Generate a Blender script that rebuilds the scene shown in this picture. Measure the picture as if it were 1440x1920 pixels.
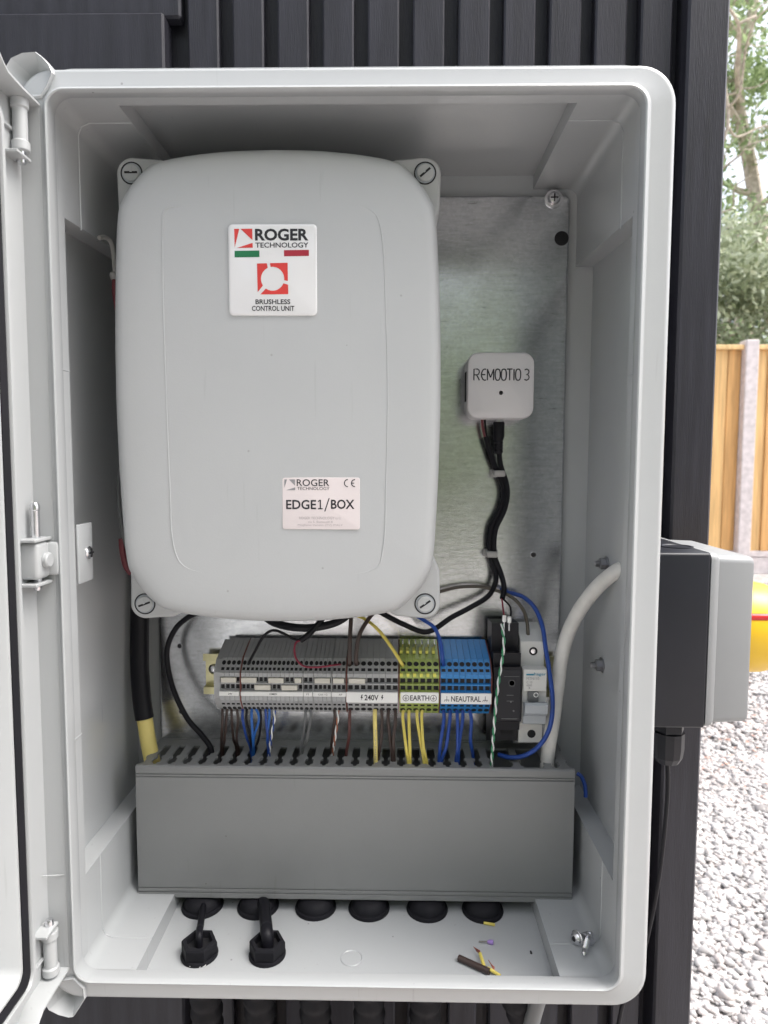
import bpy, bmesh, math, random
import numpy as np
from mathutils import Vector, Matrix
R = math.radians
random.seed(7)
rng = np.random.default_rng(7)
sc = bpy.context.scene
for o in list(bpy.data.objects): bpy.data.objects.remove(o)
C = sc.collection

# ------------------------------------------------------------------ camera
ZC = 0.835                                    # height of the cabinet's centre above the ground
FPX = 1270.9
def cam_axes():
    yaw, pit, rol = -0.01664, -0.07639, 0.00289
    fwd = Vector((math.sin(yaw)*math.cos(pit), math.cos(yaw)*math.cos(pit), math.sin(pit)))
    r = Vector((math.cos(yaw), -math.sin(yaw), 0)); u = r.cross(fwd)
    return math.cos(rol)*r + math.sin(rol)*u, -math.sin(rol)*r + math.cos(rol)*u, fwd
CAM = Vector((0.03166, -0.42499, 0.06256 + ZC))
cr, cu, cf = cam_axes()
cd = bpy.data.cameras.new('camera'); co = bpy.data.objects.new('camera', cd); C.objects.link(co)
m = Matrix((cr, cu, -cf)).transposed().to_4x4(); m.translation = CAM; co.matrix_world = m
cd.sensor_fit = 'VERTICAL'; cd.sensor_height = 36; cd.lens = FPX/1920*36
cd.clip_start = 0.01; cd.clip_end = 500
cd.dof.use_dof = True; cd.dof.focus_distance = 0.50; cd.dof.aperture_fstop = 13
sc.camera = co
sc.render.resolution_x = 768; sc.render.resolution_y = 1024

# ------------------------------------------------------------------ sky, sun, exposure
SUN_EL, SUN_AZ = 62, 97                      # azimuth measured from +y, the sun stands behind the viewer
w = bpy.data.worlds.new('World'); sc.world = w; w.use_nodes = True
nt = w.node_tree; bg = nt.nodes['Background']
sky = nt.nodes.new('ShaderNodeTexSky'); sky.sky_type = 'NISHITA'; sky.sun_disc = False
sky.sun_elevation = R(SUN_EL); sky.sun_rotation = R(SUN_AZ)
sky.air_density = 1.0; sky.dust_density = 6.0; sky.ozone_density = 1.0; sky.altitude = 50
hs = nt.nodes.new('ShaderNodeHueSaturation'); hs.inputs['Saturation'].default_value = .45     # thin overcast: whitish sky
nt.links.new(sky.outputs[0], hs.inputs['Color']); nt.links.new(hs.outputs[0], bg.inputs[0]); bg.inputs[1].default_value = 0.15
sl = bpy.data.lights.new('sun', 'SUN'); sl.energy = 0.8; sl.angle = R(32); sl.color = (1, .97, .93)
so = bpy.data.objects.new('sun', sl); C.objects.link(so); so.location = (0, -3, 6)
sd = Vector((math.sin(R(SUN_AZ))*math.cos(R(SUN_EL)), math.cos(R(SUN_AZ))*math.cos(R(SUN_EL)), math.sin(R(SUN_EL))))
so.rotation_euler = (-sd).to_track_quat('-Z', 'Y').to_euler()
sc.view_settings.view_transform = 'Standard'; sc.view_settings.look = 'None'
sc.view_settings.gamma = 1; sc.view_settings.use_curve_mapping = False
sc.view_settings.exposure = 1.55

# ------------------------------------------------------------------ helpers
def P(px, py, y=None, x=None, z=None):
    """a point of the place seen at photo pixel (px, py) at a known depth y, side x or height z (from cabinet centre)"""
    d = (px-720)/FPX*cr - (py-960)/FPX*cu + cf
    if y is not None: t = (y-CAM.y)/d.y
    elif x is not None: t = (x-CAM.x)/d.x
    else: t = (z+ZC-CAM.z)/d.z
    return CAM + t*d
def V(x, y, z): return Vector((x, y, z+ZC))

MATS = {}
def mat(name, col, rough=.5, metal=0, var=.06, scale=30, bump=0, bscale=200, spec=.5, stretch=None, coat=0, rvar=0, marks=0):
    if name in MATS: return MATS[name]
    M = bpy.data.materials.new(name); M.use_nodes = True; n = M.node_tree; b = n.nodes['Principled BSDF']
    b.inputs['Roughness'].default_value = rough; b.inputs['Metallic'].default_value = metal
    b.inputs['Specular IOR Level'].default_value = spec; b.inputs['Coat Weight'].default_value = coat
    tc = n.nodes.new('ShaderNodeTexCoord'); mp = n.nodes.new('ShaderNodeMapping')
    n.links.new(tc.outputs['Object'], mp.inputs[0])
    if stretch: mp.inputs['Scale'].default_value = stretch
    nz = n.nodes.new('ShaderNodeTexNoise'); nz.inputs['Scale'].default_value = scale; nz.inputs['Detail'].default_value = 6
    n.links.new(mp.outputs[0], nz.inputs['Vector'])
    rp = n.nodes.new('ShaderNodeMapRange'); rp.inputs[1].default_value = .3; rp.inputs[2].default_value = .7
    rp.inputs[3].default_value = 1-var; rp.inputs[4].default_value = 1+var
    n.links.new(nz.outputs[0], rp.inputs[0])
    mx = n.nodes.new('ShaderNodeMix'); mx.data_type = 'RGBA'; mx.blend_type = 'MULTIPLY'; mx.inputs[0].default_value = 1
    mx.inputs[6].default_value = (*col, 1); n.links.new(rp.outputs[0], mx.inputs[7])
    n.links.new(mx.outputs[2], b.inputs['Base Color'])
    if marks:                                   # dust specks, smudges and fine scratches
        sp = n.nodes.new('ShaderNodeTexVoronoi'); sp.inputs['Scale'].default_value = 60; sp.feature = 'F1'
        n.links.new(tc.outputs['Object'], sp.inputs['Vector'])
        t1 = n.nodes.new('ShaderNodeMath'); t1.operation = 'LESS_THAN'; t1.inputs[1].default_value = .045; n.links.new(sp.outputs['Distance'], t1.inputs[0])
        sx_ = n.nodes.new('ShaderNodeSeparateColor'); n.links.new(sp.outputs['Color'], sx_.inputs[0])
        t2 = n.nodes.new('ShaderNodeMath'); t2.operation = 'GREATER_THAN'; t2.inputs[1].default_value = .80; n.links.new(sx_.outputs[0], t2.inputs[0])
        t3 = n.nodes.new('ShaderNodeMath'); t3.operation = 'MULTIPLY'; n.links.new(t1.outputs[0], t3.inputs[0]); n.links.new(t2.outputs[0], t3.inputs[1])
        m2 = n.nodes.new('ShaderNodeMapping'); m2.inputs['Scale'].default_value = (60, 60, 3); m2.inputs['Rotation'].default_value = (0, .5, .2)
        n.links.new(tc.outputs['Object'], m2.inputs[0])
        sn = n.nodes.new('ShaderNodeTexNoise'); sn.inputs['Scale'].default_value = 5; sn.inputs['Detail'].default_value = 2; n.links.new(m2.outputs[0], sn.inputs['Vector'])
        t4 = n.nodes.new('ShaderNodeMapRange'); t4.inputs[1].default_value = .70; t4.inputs[2].default_value = .76; t4.inputs[4].default_value = .25; n.links.new(sn.outputs[0], t4.inputs[0])
        ad = n.nodes.new('ShaderNodeMath'); ad.operation = 'MAXIMUM'; n.links.new(t3.outputs[0], ad.inputs[0]); n.links.new(t4.outputs[0], ad.inputs[1])
        ml = n.nodes.new('ShaderNodeMath'); ml.operation = 'MULTIPLY'; ml.inputs[1].default_value = marks; n.links.new(ad.outputs[0], ml.inputs[0])
        m3 = n.nodes.new('ShaderNodeMix'); m3.data_type = 'RGBA'; n.links.new(ml.outputs[0], m3.inputs[0])
        n.links.new(mx.outputs[2], m3.inputs[6]); m3.inputs[7].default_value = (.10, .09, .08, 1); n.links.new(m3.outputs[2], b.inputs['Base Color'])
        sm = n.nodes.new('ShaderNodeTexNoise'); sm.inputs['Scale'].default_value = 9; sm.inputs['Detail'].default_value = 3; n.links.new(tc.outputs['Object'], sm.inputs['Vector'])
        r2 = n.nodes.new('ShaderNodeMapRange'); r2.inputs[1].default_value = .3; r2.inputs[2].default_value = .7; r2.inputs[3].default_value = rough-.06; r2.inputs[4].default_value = rough+.10
        n.links.new(sm.outputs[0], r2.inputs[0])
        if rough > .35: n.links.new(r2.outputs[0], b.inputs['Roughness'])
    if rvar:
        rr = n.nodes.new('ShaderNodeMapRange'); rr.inputs[1].default_value = .3; rr.inputs[2].default_value = .7
        rr.inputs[3].default_value = max(.02, rough-rvar); rr.inputs[4].default_value = rough+rvar
        n.links.new(nz.outputs[0], rr.inputs[0]); n.links.new(rr.outputs[0], b.inputs['Roughness'])
    if bump:
        n2 = n.nodes.new('ShaderNodeTexNoise'); n2.inputs['Scale'].default_value = bscale; n2.inputs['Detail'].default_value = 4
        n.links.new(mp.outputs[0], n2.inputs['Vector'])
        bp = n.nodes.new('ShaderNodeBump'); bp.inputs['Strength'].default_value = bump; bp.inputs['Distance'].default_value = .001
        n.links.new(n2.outputs[0], bp.inputs['Height']); n.links.new(bp.outputs[0], b.inputs['Normal'])
    MATS[name] = M
    return M

M_CAB  = mat('cabinet plastic', (.405, .42, .428), .22, var=.006, scale=4, marks=.45, bump=.03, bscale=300)
M_DOOR = mat('door plastic', (.40, .414, .42), .30, var=.006, scale=4, marks=.45, bump=.03, bscale=300)
M_BOX  = mat('control unit plastic', (.43, .442, .45), .40, var=.02, scale=8, marks=.3, bump=.06, bscale=900)
M_DUCT = mat('grey duct plastic', (.205, .21, .211), .4, var=.05, scale=9, marks=.6, bump=.05, bscale=900)
M_TGREY= mat('grey terminal plastic', (.38, .385, .395), .42, var=.06, scale=60)
M_TGRN = mat('earth terminal plastic', (.30, .37, .10), .3, var=.4, scale=120)
M_TYEL = mat('earth terminal yellow', (.62, .60, .10), .4, var=.2, scale=90)
M_TBLU = mat('blue terminal plastic', (.025, .20, .50), .38, var=.06, scale=60)
M_BLK  = mat('black cable', (.006, .006, .009), .5, var=.1, spec=.25)
M_HOLE = mat('dark opening', (.006, .006, .008), .7)
M_RUB  = mat('black rubber', (.006, .006, .009), .7, var=.2, spec=.3)
M_BRN  = mat('brown wire', (.045, .028, .024), .42)
M_BLUW = mat('blue wire', (.012, .055, .28), .4)
M_LBLU = mat('light blue wire', (.02, .12, .42), .4)
M_GRYW = mat('grey wire', (.13, .135, .14), .42)
M_YEL  = mat('yellow wire', (.66, .55, .12), .42, var=.1)
M_YELC = mat('yellow cable', (.72, .60, .20), .45, var=.1)
M_GRNW = mat('green wire', (.04, .26, .12), .4)
M_WHT  = mat('white plastic', (.78, .78, .77), .4, var=.02)
M_TAG  = mat('marker plastic', (.60, .58, .52), .5, var=.03)
M_WCAB = mat('white cable', (.68, .67, .64), .5, var=.08, scale=90, bump=.2, bscale=300)
M_RED  = mat('red wire', (.22, .02, .045), .42)
M_PINK = mat('red sleeve', (.17, .035, .045), .5)
M_INK  = mat('printed ink', (.015, .015, .02), .5)
M_INKF = mat('faint ink', (.42, .38, .39), .5)
M_LINK = mat('grey ink', (.25, .25, .26), .5)
M_LRED = mat('logo red', (.62, .055, .05), .3)
M_LMAR = mat('flag red', (.36, .03, .05), .3)
M_LGRN = mat('flag green', (.02, .17, .075), .3)
M_STK  = mat('resin sticker', (.72, .72, .73), .12, var=.01, coat=1)
M_PAP  = mat('paper sticker', (.66, .60, .60), .4, var=.02)
M_REM  = mat('receiver plastic', (.70, .68, .69), .42, var=.02, bump=.06, bscale=1500)
M_ZINC = mat('zinc screw', (.72, .72, .74), .22, metal=1, var=.1, scale=200)
M_DZNC = mat('dull zinc', (.30, .30, .31), .4, metal=1, var=.1, scale=200)
M_BRASS= mat('passivated rail', (.48, .45, .27), .30, metal=1, var=.25, scale=60)
M_MCB  = mat('breaker plastic', (.62, .62, .60), .42, var=.02)
M_MCBL = mat('breaker lever', (.36, .39, .42), .35)
M_PSU  = mat('power supply plastic', (.010, .010, .014), .45, var=.1, spec=.3)
M_TEAL = mat('breaker brand', (.01, .22, .34), .4)
M_ORG  = mat('orange end plate', (.24, .07, .05), .5)
M_PURP = mat('purple ferrule', (.34, .22, .55), .45)
M_COP  = mat('copper strand', (.45, .16, .12), .35, metal=.7)
M_ISOB = mat('isolator base', (.010, .011, .016), .42, var=.08, spec=.35)
M_ISOG = mat('isolator cover', (.25, .258, .265), .42, var=.02)
M_IYEL = mat('isolator yellow', (.80, .50, .02), .35, var=.02)
M_IRED = mat('isolator red', (.60, .03, .03), .35)
M_CONC = mat('concrete', (.60, .55, .55), .85, var=.15, scale=25, bump=.4, bscale=120)
M_CLAMP= mat('cable clip', (.36, .35, .34), .4)

def galv():
    M = bpy.data.materials.new('galvanised steel'); M.use_nodes = True; n = M.node_tree; b = n.nodes['Principled BSDF']
    b.inputs['Metallic'].default_value = 1
    tc = n.nodes.new('ShaderNodeTexCoord'); mp = n.nodes.new('ShaderNodeMapping'); mp.inputs['Scale'].default_value = (10, 10, 60)
    n.links.new(tc.outputs['Object'], mp.inputs[0])
    st = n.nodes.new('ShaderNodeTexNoise'); st.inputs['Scale'].default_value = 6; st.inputs['Detail'].default_value = 8; st.inputs['Roughness'].default_value = .7
    n.links.new(mp.outputs[0], st.inputs['Vector'])
    cl = n.nodes.new('ShaderNodeTexNoise'); cl.inputs['Scale'].default_value = 22; cl.inputs['Detail'].default_value = 4
    n.links.new(tc.outputs['Object'], cl.inputs['Vector'])
    cr_ = n.nodes.new('ShaderNodeValToRGB'); e = cr_.color_ramp.elements
    e[0].position = .25; e[0].color = (.58, .59, .60, 1); e[1].position = .7; e[1].color = (.80, .81, .83, 1)
    n.links.new(st.outputs[0], cr_.inputs[0])
    vo = n.nodes.new('ShaderNodeTexVoronoi'); vo.inputs['Scale'].default_value = 420; n.links.new(tc.outputs['Object'], vo.inputs['Vector'])
    vs_ = n.nodes.new('ShaderNodeSeparateColor'); n.links.new(vo.outputs['Color'], vs_.inputs[0])
    vr = n.nodes.new('ShaderNodeMapRange'); vr.inputs[3].default_value = .92; vr.inputs[4].default_value = 1.05; n.links.new(vs_.outputs[0], vr.inputs[0])
    dk = n.nodes.new('ShaderNodeMapRange'); dk.inputs[1].default_value = .31; dk.inputs[2].default_value = .38; dk.inputs[3].default_value = .5; n.links.new(st.outputs[0], dk.inputs[0])
    mm = n.nodes.new('ShaderNodeMath'); mm.operation = 'MULTIPLY'; n.links.new(vr.outputs[0], mm.inputs[0]); n.links.new(dk.outputs[0], mm.inputs[1])
    mg = n.nodes.new('ShaderNodeMix'); mg.data_type = 'RGBA'; mg.blend_type = 'MULTIPLY'; mg.inputs[0].default_value = 1
    n.links.new(cr_.outputs[0], mg.inputs[6]); n.links.new(mm.outputs[0], mg.inputs[7]); n.links.new(mg.outputs[2], b.inputs['Base Color'])
    rr = n.nodes.new('ShaderNodeMapRange'); rr.inputs[1].default_value = .3; rr.inputs[2].default_value = .7
    rr.inputs[3].default_value = .18; rr.inputs[4].default_value = .27
    n.links.new(cl.outputs[0], rr.inputs[0]); n.links.new(rr.outputs[0], b.inputs['Roughness'])
    bp = n.nodes.new('ShaderNodeBump'); bp.inputs['Strength'].default_value = .22; bp.inputs['Distance'].default_value = .0005
    n.links.new(st.outputs[0], bp.inputs['Height']); n.links.new(bp.outputs[0], b.inputs['Normal'])
    return M
M_GALV = galv()

class MB:
    """collects faces in world coordinates"""
    def __init__(s): s.v = []; s.f = []
    def add(s, vs, fs):
        k = len(s.v); s.v += [Vector(p) for p in vs]; s.f += [tuple(i+k for i in f) for f in fs]; return s
    def loops(s, L, cap0=True, cap1=True, closed=True):
        n = len(L[0]); k = len(s.v)
        for l in L: s.v += [Vector(p) for p in l]
        for a in range(len(L)-1):
            for i in range(n if closed else n-1):
                j = (i+1) % n
                s.f.append((k+a*n+i, k+a*n+j, k+(a+1)*n+j, k+(a+1)*n+i))
        if cap0: s.f.append(tuple(k+i for i in reversed(range(n))))
        if cap1: s.f.append(tuple(k+(len(L)-1)*n+i for i in range(n)))
        return s
    def box(s, x0, x1, y0, y1, z0, z1, r=0, seg=2):
        bm = bmesh.new(); bmesh.ops.create_cube(bm, size=1)
        for v in bm.verts: v.co = Vector(((x0+x1)/2+v.co.x*(x1-x0), (y0+y1)/2+v.co.y*(y1-y0), (z0+z1)/2+v.co.z*(z1-z0)))
        if r: bmesh.ops.bevel(bm, geom=list(bm.edges), offset=r, segments=seg, profile=.5, affect='EDGES')
        bm.verts.index_update()
        s.add([v.co.copy() for v in bm.verts], [tuple(v.index for v in f.verts) for f in bm.faces]); bm.free(); return s
    def tube(s, pts, r, seg=8, caps=True):
        n = len(pts); fr = []; up = None
        for i in range(n):
            t = (pts[min(i+1, n-1)]-pts[max(i-1, 0)]).normalized()
            if up is None:
                up = t.orthogonal().normalized()
            else:
                up = (up - t*up.dot(t)); up = up.normalized() if up.length > 1e-9 else t.orthogonal().normalized()
            fr.append((up, t.cross(up)))
        L = []
        for i in range(n):
            ri = r[i] if isinstance(r, (list, tuple)) else r
            a, b = fr[i]
            L.append([pts[i] + ri*(math.cos(2*math.pi*k/seg)*a + math.sin(2*math.pi*k/seg)*b) for k in range(seg)])
        return s.loops(L, caps, caps)
    def lathe(s, c, prof, axis='z', seg=24, caps=True):
        """prof: (radius, offset along the axis)"""
        L = []
        for r_, h in prof:
            l = []
            for k in range(seg):
                a = 2*math.pi*k/seg; u, v_ = r_*math.cos(a), r_*math.sin(a)
                if axis == 'z': l.append(Vector(c)+Vector((u, v_, h)))
                elif axis == 'y': l.append(Vector(c)+Vector((u, h, v_)))
                else: l.append(Vector(c)+Vector((h, u, v_)))
            L.append(l)
        return s.loops(L, caps, caps)
    def mesh(s, name, org, ang=35, smooth=True):
        me = bpy.data.meshes.new(name); o = Vector(org)
        me.from_pydata([tuple(p-o) for p in s.v], [], s.f)
        bm = bmesh.new(); bm.from_mesh(me); bmesh.ops.recalc_face_normals(bm, faces=bm.faces); bm.to_mesh(me); bm.free()
        if smooth:
            me.polygons.foreach_set('use_smooth', [True]*len(me.polygons)); me.set_sharp_from_angle(angle=R(ang))
        return me

ORG = {}
def tag(o, label, cat, group=None, kind=None):
    if label: o['label'] = label
    if cat: o['category'] = cat
    if group: o['group'] = group
    if kind: o['kind'] = kind
    return o
def thing(name, label, cat, loc, group=None):
    o = bpy.data.objects.new(name, None); o.empty_display_size = .01; C.objects.link(o); o.location = loc
    ORG[o.name] = Vector(loc); return tag(o, label, cat, group)
def part(name, mb, mt, parent, label=None, ang=35, smooth=True):
    org = ORG[parent.name]
    me = mb.mesh(name, org, ang, smooth); me.materials.append(mt)
    o = bpy.data.objects.new(name, me); C.objects.link(o); o.parent = parent; ORG[o.name] = org
    if label: o['label'] = label
    return o
def single(name, mb, mt, label, cat, group=None, kind=None, org=None, ang=35, smooth=True):
    if org is None:
        xs = [p.x for p in mb.v]; ys = [p.y for p in mb.v]; zs = [p.z for p in mb.v]
        org = Vector(((min(xs)+max(xs))/2, (min(ys)+max(ys))/2, min(zs)))
    me = mb.mesh(name, org, ang, smooth); me.materials.append(mt)
    o = bpy.data.objects.new(name, me); C.objects.link(o); o.location = org; ORG[o.name] = Vector(org)
    return tag(o, label, cat, group, kind)
def copy_tree(o, loc=None, parent=None):
    c = o.copy(); C.objects.link(c)
    if parent: c.parent = parent
    if loc is not None: c.location = loc; ORG[c.name] = Vector(loc)
    for ch in o.children: copy_tree(ch, None, c)
    return c
def smooth_path(pts, n=8):
    out = []
    for i in range(len(pts)-1):
        p0, p1, p2, p3 = pts[max(i-1, 0)], pts[i], pts[i+1], pts[min(i+2, len(pts)-1)]
        for k in range(n):
            t = k/n
            out.append(.5*((2*p1)+(p2-p0)*t+(2*p0-5*p1+4*p2-p3)*t*t+(3*p1-p0-3*p2+p3)*t**3))
    out.append(pts[-1].copy()); return out
def pth(*q): return smooth_path([P(a, b, y=c) for a, b, c in q])
def rrect(hw, hh, r, y, cx=0, cz=0, n=6):
    """rounded rectangle loop in the x-z plane"""
    out = []
    for sx, sz, a0 in ((1, 1, 0), (-1, 1, 90), (-1, -1, 180), (1, -1, 270)):
        for k in range(n+1):
            a = R(a0+90*k/n)
            out.append(Vector((cx+sx*(hw-r)+r*math.cos(a), y, cz+sz*(hh-r)+r*math.sin(a)+ZC)))
    return out
def text(s, x0, x1, z0, z1, y, offset=0, extr=0):
    """printed lettering as a flat sheet in the plane y, filling the box"""
    cv = bpy.data.curves.new('t', 'FONT'); cv.body = s; cv.offset = offset; cv.fill_mode = 'FRONT'; cv.resolution_u = 3
    ob = bpy.data.objects.new('t', cv); C.objects.link(ob)
    dg = bpy.context.evaluated_depsgraph_get()
    me = bpy.data.meshes.new_from_object(ob.evaluated_get(dg))
    vs = [v.co.copy() for v in me.vertices]; fs = [tuple(p.vertices) for p in me.polygons]
    bpy.data.objects.remove(ob); bpy.data.curves.remove(cv); bpy.data.meshes.remove(me)
    ax, bx = min(v.x for v in vs), max(v.x for v in vs); az, bz = min(v.y for v in vs), max(v.y for v in vs)
    mb = MB(); mb.add([Vector((x0+(v.x-ax)/(bx-ax)*(x1-x0), y, z0+(v.y-az)/(bz-az)*(z1-z0))) for v in vs], fs)
    return mb
def textpx(s, px0, py0, px1, py1, y, offset=0):
    a = P(px0, py0, y=y); b = P(px1, py1, y=y)
    return text(s, a.x, b.x, b.z, a.z, y, offset)
def poly(pts): return MB().add(pts, [tuple(range(len(pts)))])

# ------------------------------------------------------------------ ground
def ground_mat():
    M = bpy.data.materials.new('gravel ground'); M.use_nodes = True; n = M.node_tree; b = n.nodes['Principled BSDF']
    b.inputs['Roughness'].default_value = .9
    tc = n.nodes.new('ShaderNodeTexCoord')
    vo = n.nodes.new('ShaderNodeTexVoronoi'); vo.inputs['Scale'].default_value = 55
    n.links.new(tc.outputs['Object'], vo.inputs['Vector'])
    ra = n.nodes.new('ShaderNodeValToRGB'); e = ra.color_ramp.elements
    e[0].color = (.30, .29, .28, 1); e[1].color = (.56, .55, .54, 1)
    n.links.new(vo.outputs['Color'], ra.inputs[0])
    nz = n.nodes.new('ShaderNodeTexNoise'); nz.inputs['Scale'].default_value = 1.2; nz.inputs['Detail'].default_value = 6
    n.links.new(tc.outputs['Object'], nz.inputs['Vector'])
    rb = n.nodes.new('ShaderNodeMapRange'); rb.inputs[1].default_value = .5; rb.inputs[2].default_value = .75
    n.links.new(nz.outputs[0], rb.inputs[0])
    mx = n.nodes.new('ShaderNodeMix'); mx.data_type = 'RGBA'; n.links.new(rb.outputs[0], mx.inputs[0])
    n.links.new(ra.outputs[0], mx.inputs[6]); mx.inputs[7].default_value = (.34, .20, .15, 1)
    n.links.new(mx.outputs[2], b.inputs['Base Color'])
    bp = n.nodes.new('ShaderNodeBump'); bp.inputs['Strength'].default_value = .9; bp.inputs['Distance'].default_value = .01
    n.links.new(vo.outputs['Distance'], bp.inputs['Height']); n.links.new(bp.outputs[0], b.inputs['Normal'])
    return M
G = 150
g = MB().add([(-G, -G, 0), (G, -G, 0), (G, G, 0), (-G, G, 0)], [(0, 1, 2, 3)])
single('ground', g, ground_mat(), 'pale gravel yard stretching from the wall to the fence', None, kind='structure', org=(0, 0, 0))
bpy.data.objects['ground'].pop('label', None)

def stones_mat():
    M = bpy.data.materials.new('gravel stone'); M.use_nodes = True; n = M.node_tree; b = n.nodes['Principled BSDF']
    b.inputs['Roughness'].default_value = .8
    at = n.nodes.new('ShaderNodeAttribute'); at.attribute_name = 'tint'
    ra = n.nodes.new('ShaderNodeValToRGB'); cr_ = ra.color_ramp
    cr_.elements[0].color = (.16, .15, .15, 1); cr_.elements[1].color = (.56, .545, .54, 1)
    for p, c in ((.10, (.34, .33, .33, 1)), (.55, (.46, .445, .44, 1)), (.8, (.47, .425, .41, 1))):
        el = cr_.elements.new(p); el.color = c
    n.links.new(at.outputs['Fac'], ra.inputs[0])
    tc = n.nodes.new('ShaderNodeTexCoord'); nz = n.nodes.new('ShaderNodeTexNoise'); nz.inputs['Scale'].default_value = 1.6; nz.inputs['Detail'].default_value = 5
    n.links.new(tc.outputs['Object'], nz.inputs['Vector'])
    rb = n.nodes.new('ShaderNodeMapRange'); rb.inputs[1].default_value = .52; rb.inputs[2].default_value = .72; rb.inputs[4].default_value = .38
    n.links.new(nz.outputs[0], rb.inputs[0])
    mx = n.nodes.new('ShaderNodeMix'); mx.data_type = 'RGBA'; n.links.new(rb.outputs[0], mx.inputs[0])
    n.links.new(ra.outputs[0], mx.inputs[6]); mx.inputs[7].default_value = (.30, .20, .165, 1)
    n.links.new(mx.outputs[2], b.inputs['Base Color'])
    return M
def scatter(name, base_v, base_f, pos, size, rot, tint, mt, label=None, cat=None, squash=None):
    nb, nf = len(base_v), len(base_f); N = len(pos)
    bv = np.array(base_v); bf = np.array(base_f)
    jit = 1 + .42*rng.standard_normal((N, nb, 1)).clip(-1.2, 1.2)
    v = bv[None]*jit*size[:, None, :]
    ca, sa = np.cos(rot), np.sin(rot)
    x = v[..., 0]*ca[:, None]-v[..., 1]*sa[:, None]; y = v[..., 0]*sa[:, None]+v[..., 1]*ca[:, None]
    v = np.stack([x, y, v[..., 2]], -1)+pos[:, None, :]
    f = bf[None]+(np.arange(N)*nb)[:, None, None]
    me = bpy.data.meshes.new(name); k = bf.shape[1]
    me.vertices.add(N*nb); me.vertices.foreach_set('co', v.reshape(-1).astype(np.float32))
    me.loops.add(N*nf*k); me.loops.foreach_set('vertex_index', f.reshape(-1).astype(np.int32))
    me.polygons.add(N*nf); me.polygons.foreach_set('loop_start', np.arange(0, N*nf*k, k, dtype=np.int32))
    me.update(calc_edges=True)
    a = me.attributes.new('tint', 'FLOAT', 'FACE'); a.data.foreach_set('value', np.repeat(tint, nf).astype(np.float32))
    me.materials.append(mt)
    o = bpy.data.objects.new(name, me); C.objects.link(o)
    return o
bm = bmesh.new(); bmesh.ops.create_icosphere(bm, subdivisions=1, radius=1); bm.verts.index_update()
ICO_V = [tuple(v.co) for v in bm.verts]; ICO_F = [tuple(v.index for v in f.verts) for f in bm.faces]; bm.free()
def wedge(n, y0, y1):
    pts = []
    while len(pts) < n:
        y = rng.uniform(y0, y1, n); x = rng.uniform(0.1, 4.6, n); d = y+.425
        ok = (x > d*.33-.1) & (x < d*.72+.25)
        pts += list(zip(x[ok], y[ok]))
    return np.array(pts[:n])
xy = np.vstack([wedge(42000, .3, 1.6), wedge(46000, 1.6, 4.6)])
N = len(xy); s0 = (.0030+.0058*rng.random(N)**1.4)*np.where(rng.random(N) < .05, 1.5, 1)
s0[42000:] *= 1.25
size = np.stack([s0*rng.uniform(.9, 1.4, N), s0*rng.uniform(.8, 1.1, N), s0*rng.uniform(.4, .85, N)], -1)
pos = np.column_stack([xy, s0*rng.uniform(.1, .9, N)])
gs = scatter('gravel', ICO_V, ICO_F, pos, size, rng.uniform(0, 6.28, N), rng.random(N), stones_mat())
tag(gs, 'pale grey angular gravel stones covering the yard', 'gravel', kind='stuff')
# leaf litter and twigs along the foot of the fence
n = 2600
lx = np.concatenate([rng.uniform(1.2, 4.6, 2000), rng.uniform(.6, 2.2, 600)])
ly = np.concatenate([rng.uniform(4.0, 4.9, 2000)+.0, rng.normal(1.75, .25, 600)])
lv = [(-1, -.45, 0), (0, -.6, .12), (1, 0, .05), (0, .6, .12)]; lf = [(0, 1, 2, 3)]
M_LIT = mat('dry leaves', (.33, .19, .15), .8, var=.4, scale=40)
ls = rng.uniform(.004, .011, n)
lo = scatter('leaf_litter', lv, lf, np.column_stack([lx, ly, rng.uniform(.012, .022, n)]), np.stack([ls, ls, ls], -1), rng.uniform(0, 6.28, n), rng.random(n), M_LIT)
tag(lo, 'dry reddish brown leaf litter strewn over the gravel', 'leaf litter', kind='stuff')

# ------------------------------------------------------------------ timber wall behind the cabinet
def timber(name, col, var=.25):
    return mat(name, col, .42, var=var, spec=.35, scale=9, bump=.3, bscale=90, stretch=(14, 14, 1))
M_BLKW = timber('black painted timber', (.026, .026, .034))  # paint lightened: part of the lens flare over the battens is in this colour
M_BLKG = timber('black painted timber grooves', (.012, .012, .018))
WX1 = .3155
wall = thing('timber_wall', 'black painted timber wall with vertical battens behind the grey cabinet', 'wall', (0, .21, 0))
part('backing', MB().box(-1.6, WX1-.004, .214, .30, 0, 2.3), M_BLKG, wall)
bx = P(1030, 60, y=.2).x; pitch = P(1030, 60, y=.2).x-P(944.5, 60, y=.2).x
base = None
for i in range(-9, 3):
    c = bx - .014 + i*pitch + .028
    x0, x1 = c-.0137, c+.0137
    if x0 < -.165 or x1 > .285: continue
    zt = 2.3
    part('batten', MB().box(x0, x1, .200, .2135, .02, zt, .0015, 1), M_BLKW, wall)
part('corner_post', MB().box(P(1283, 60, y=.196).x, WX1, .188, .306, 0, 2.32, .002, 1), M_BLKW, wall)
xl = P(307, 60, y=.19).x
part('trim_board', MB().box(-1.6, xl, .190, .2135, .1, P(200, 22, y=.19).z, .002, 1), M_BLKW, wall)
part('upper_board', MB().box(-1.6, xl+.012, .2, .2135, P(200, 22, y=.19).z+.001, 2.3, .002, 1), M_BLKW, wall)

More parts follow.
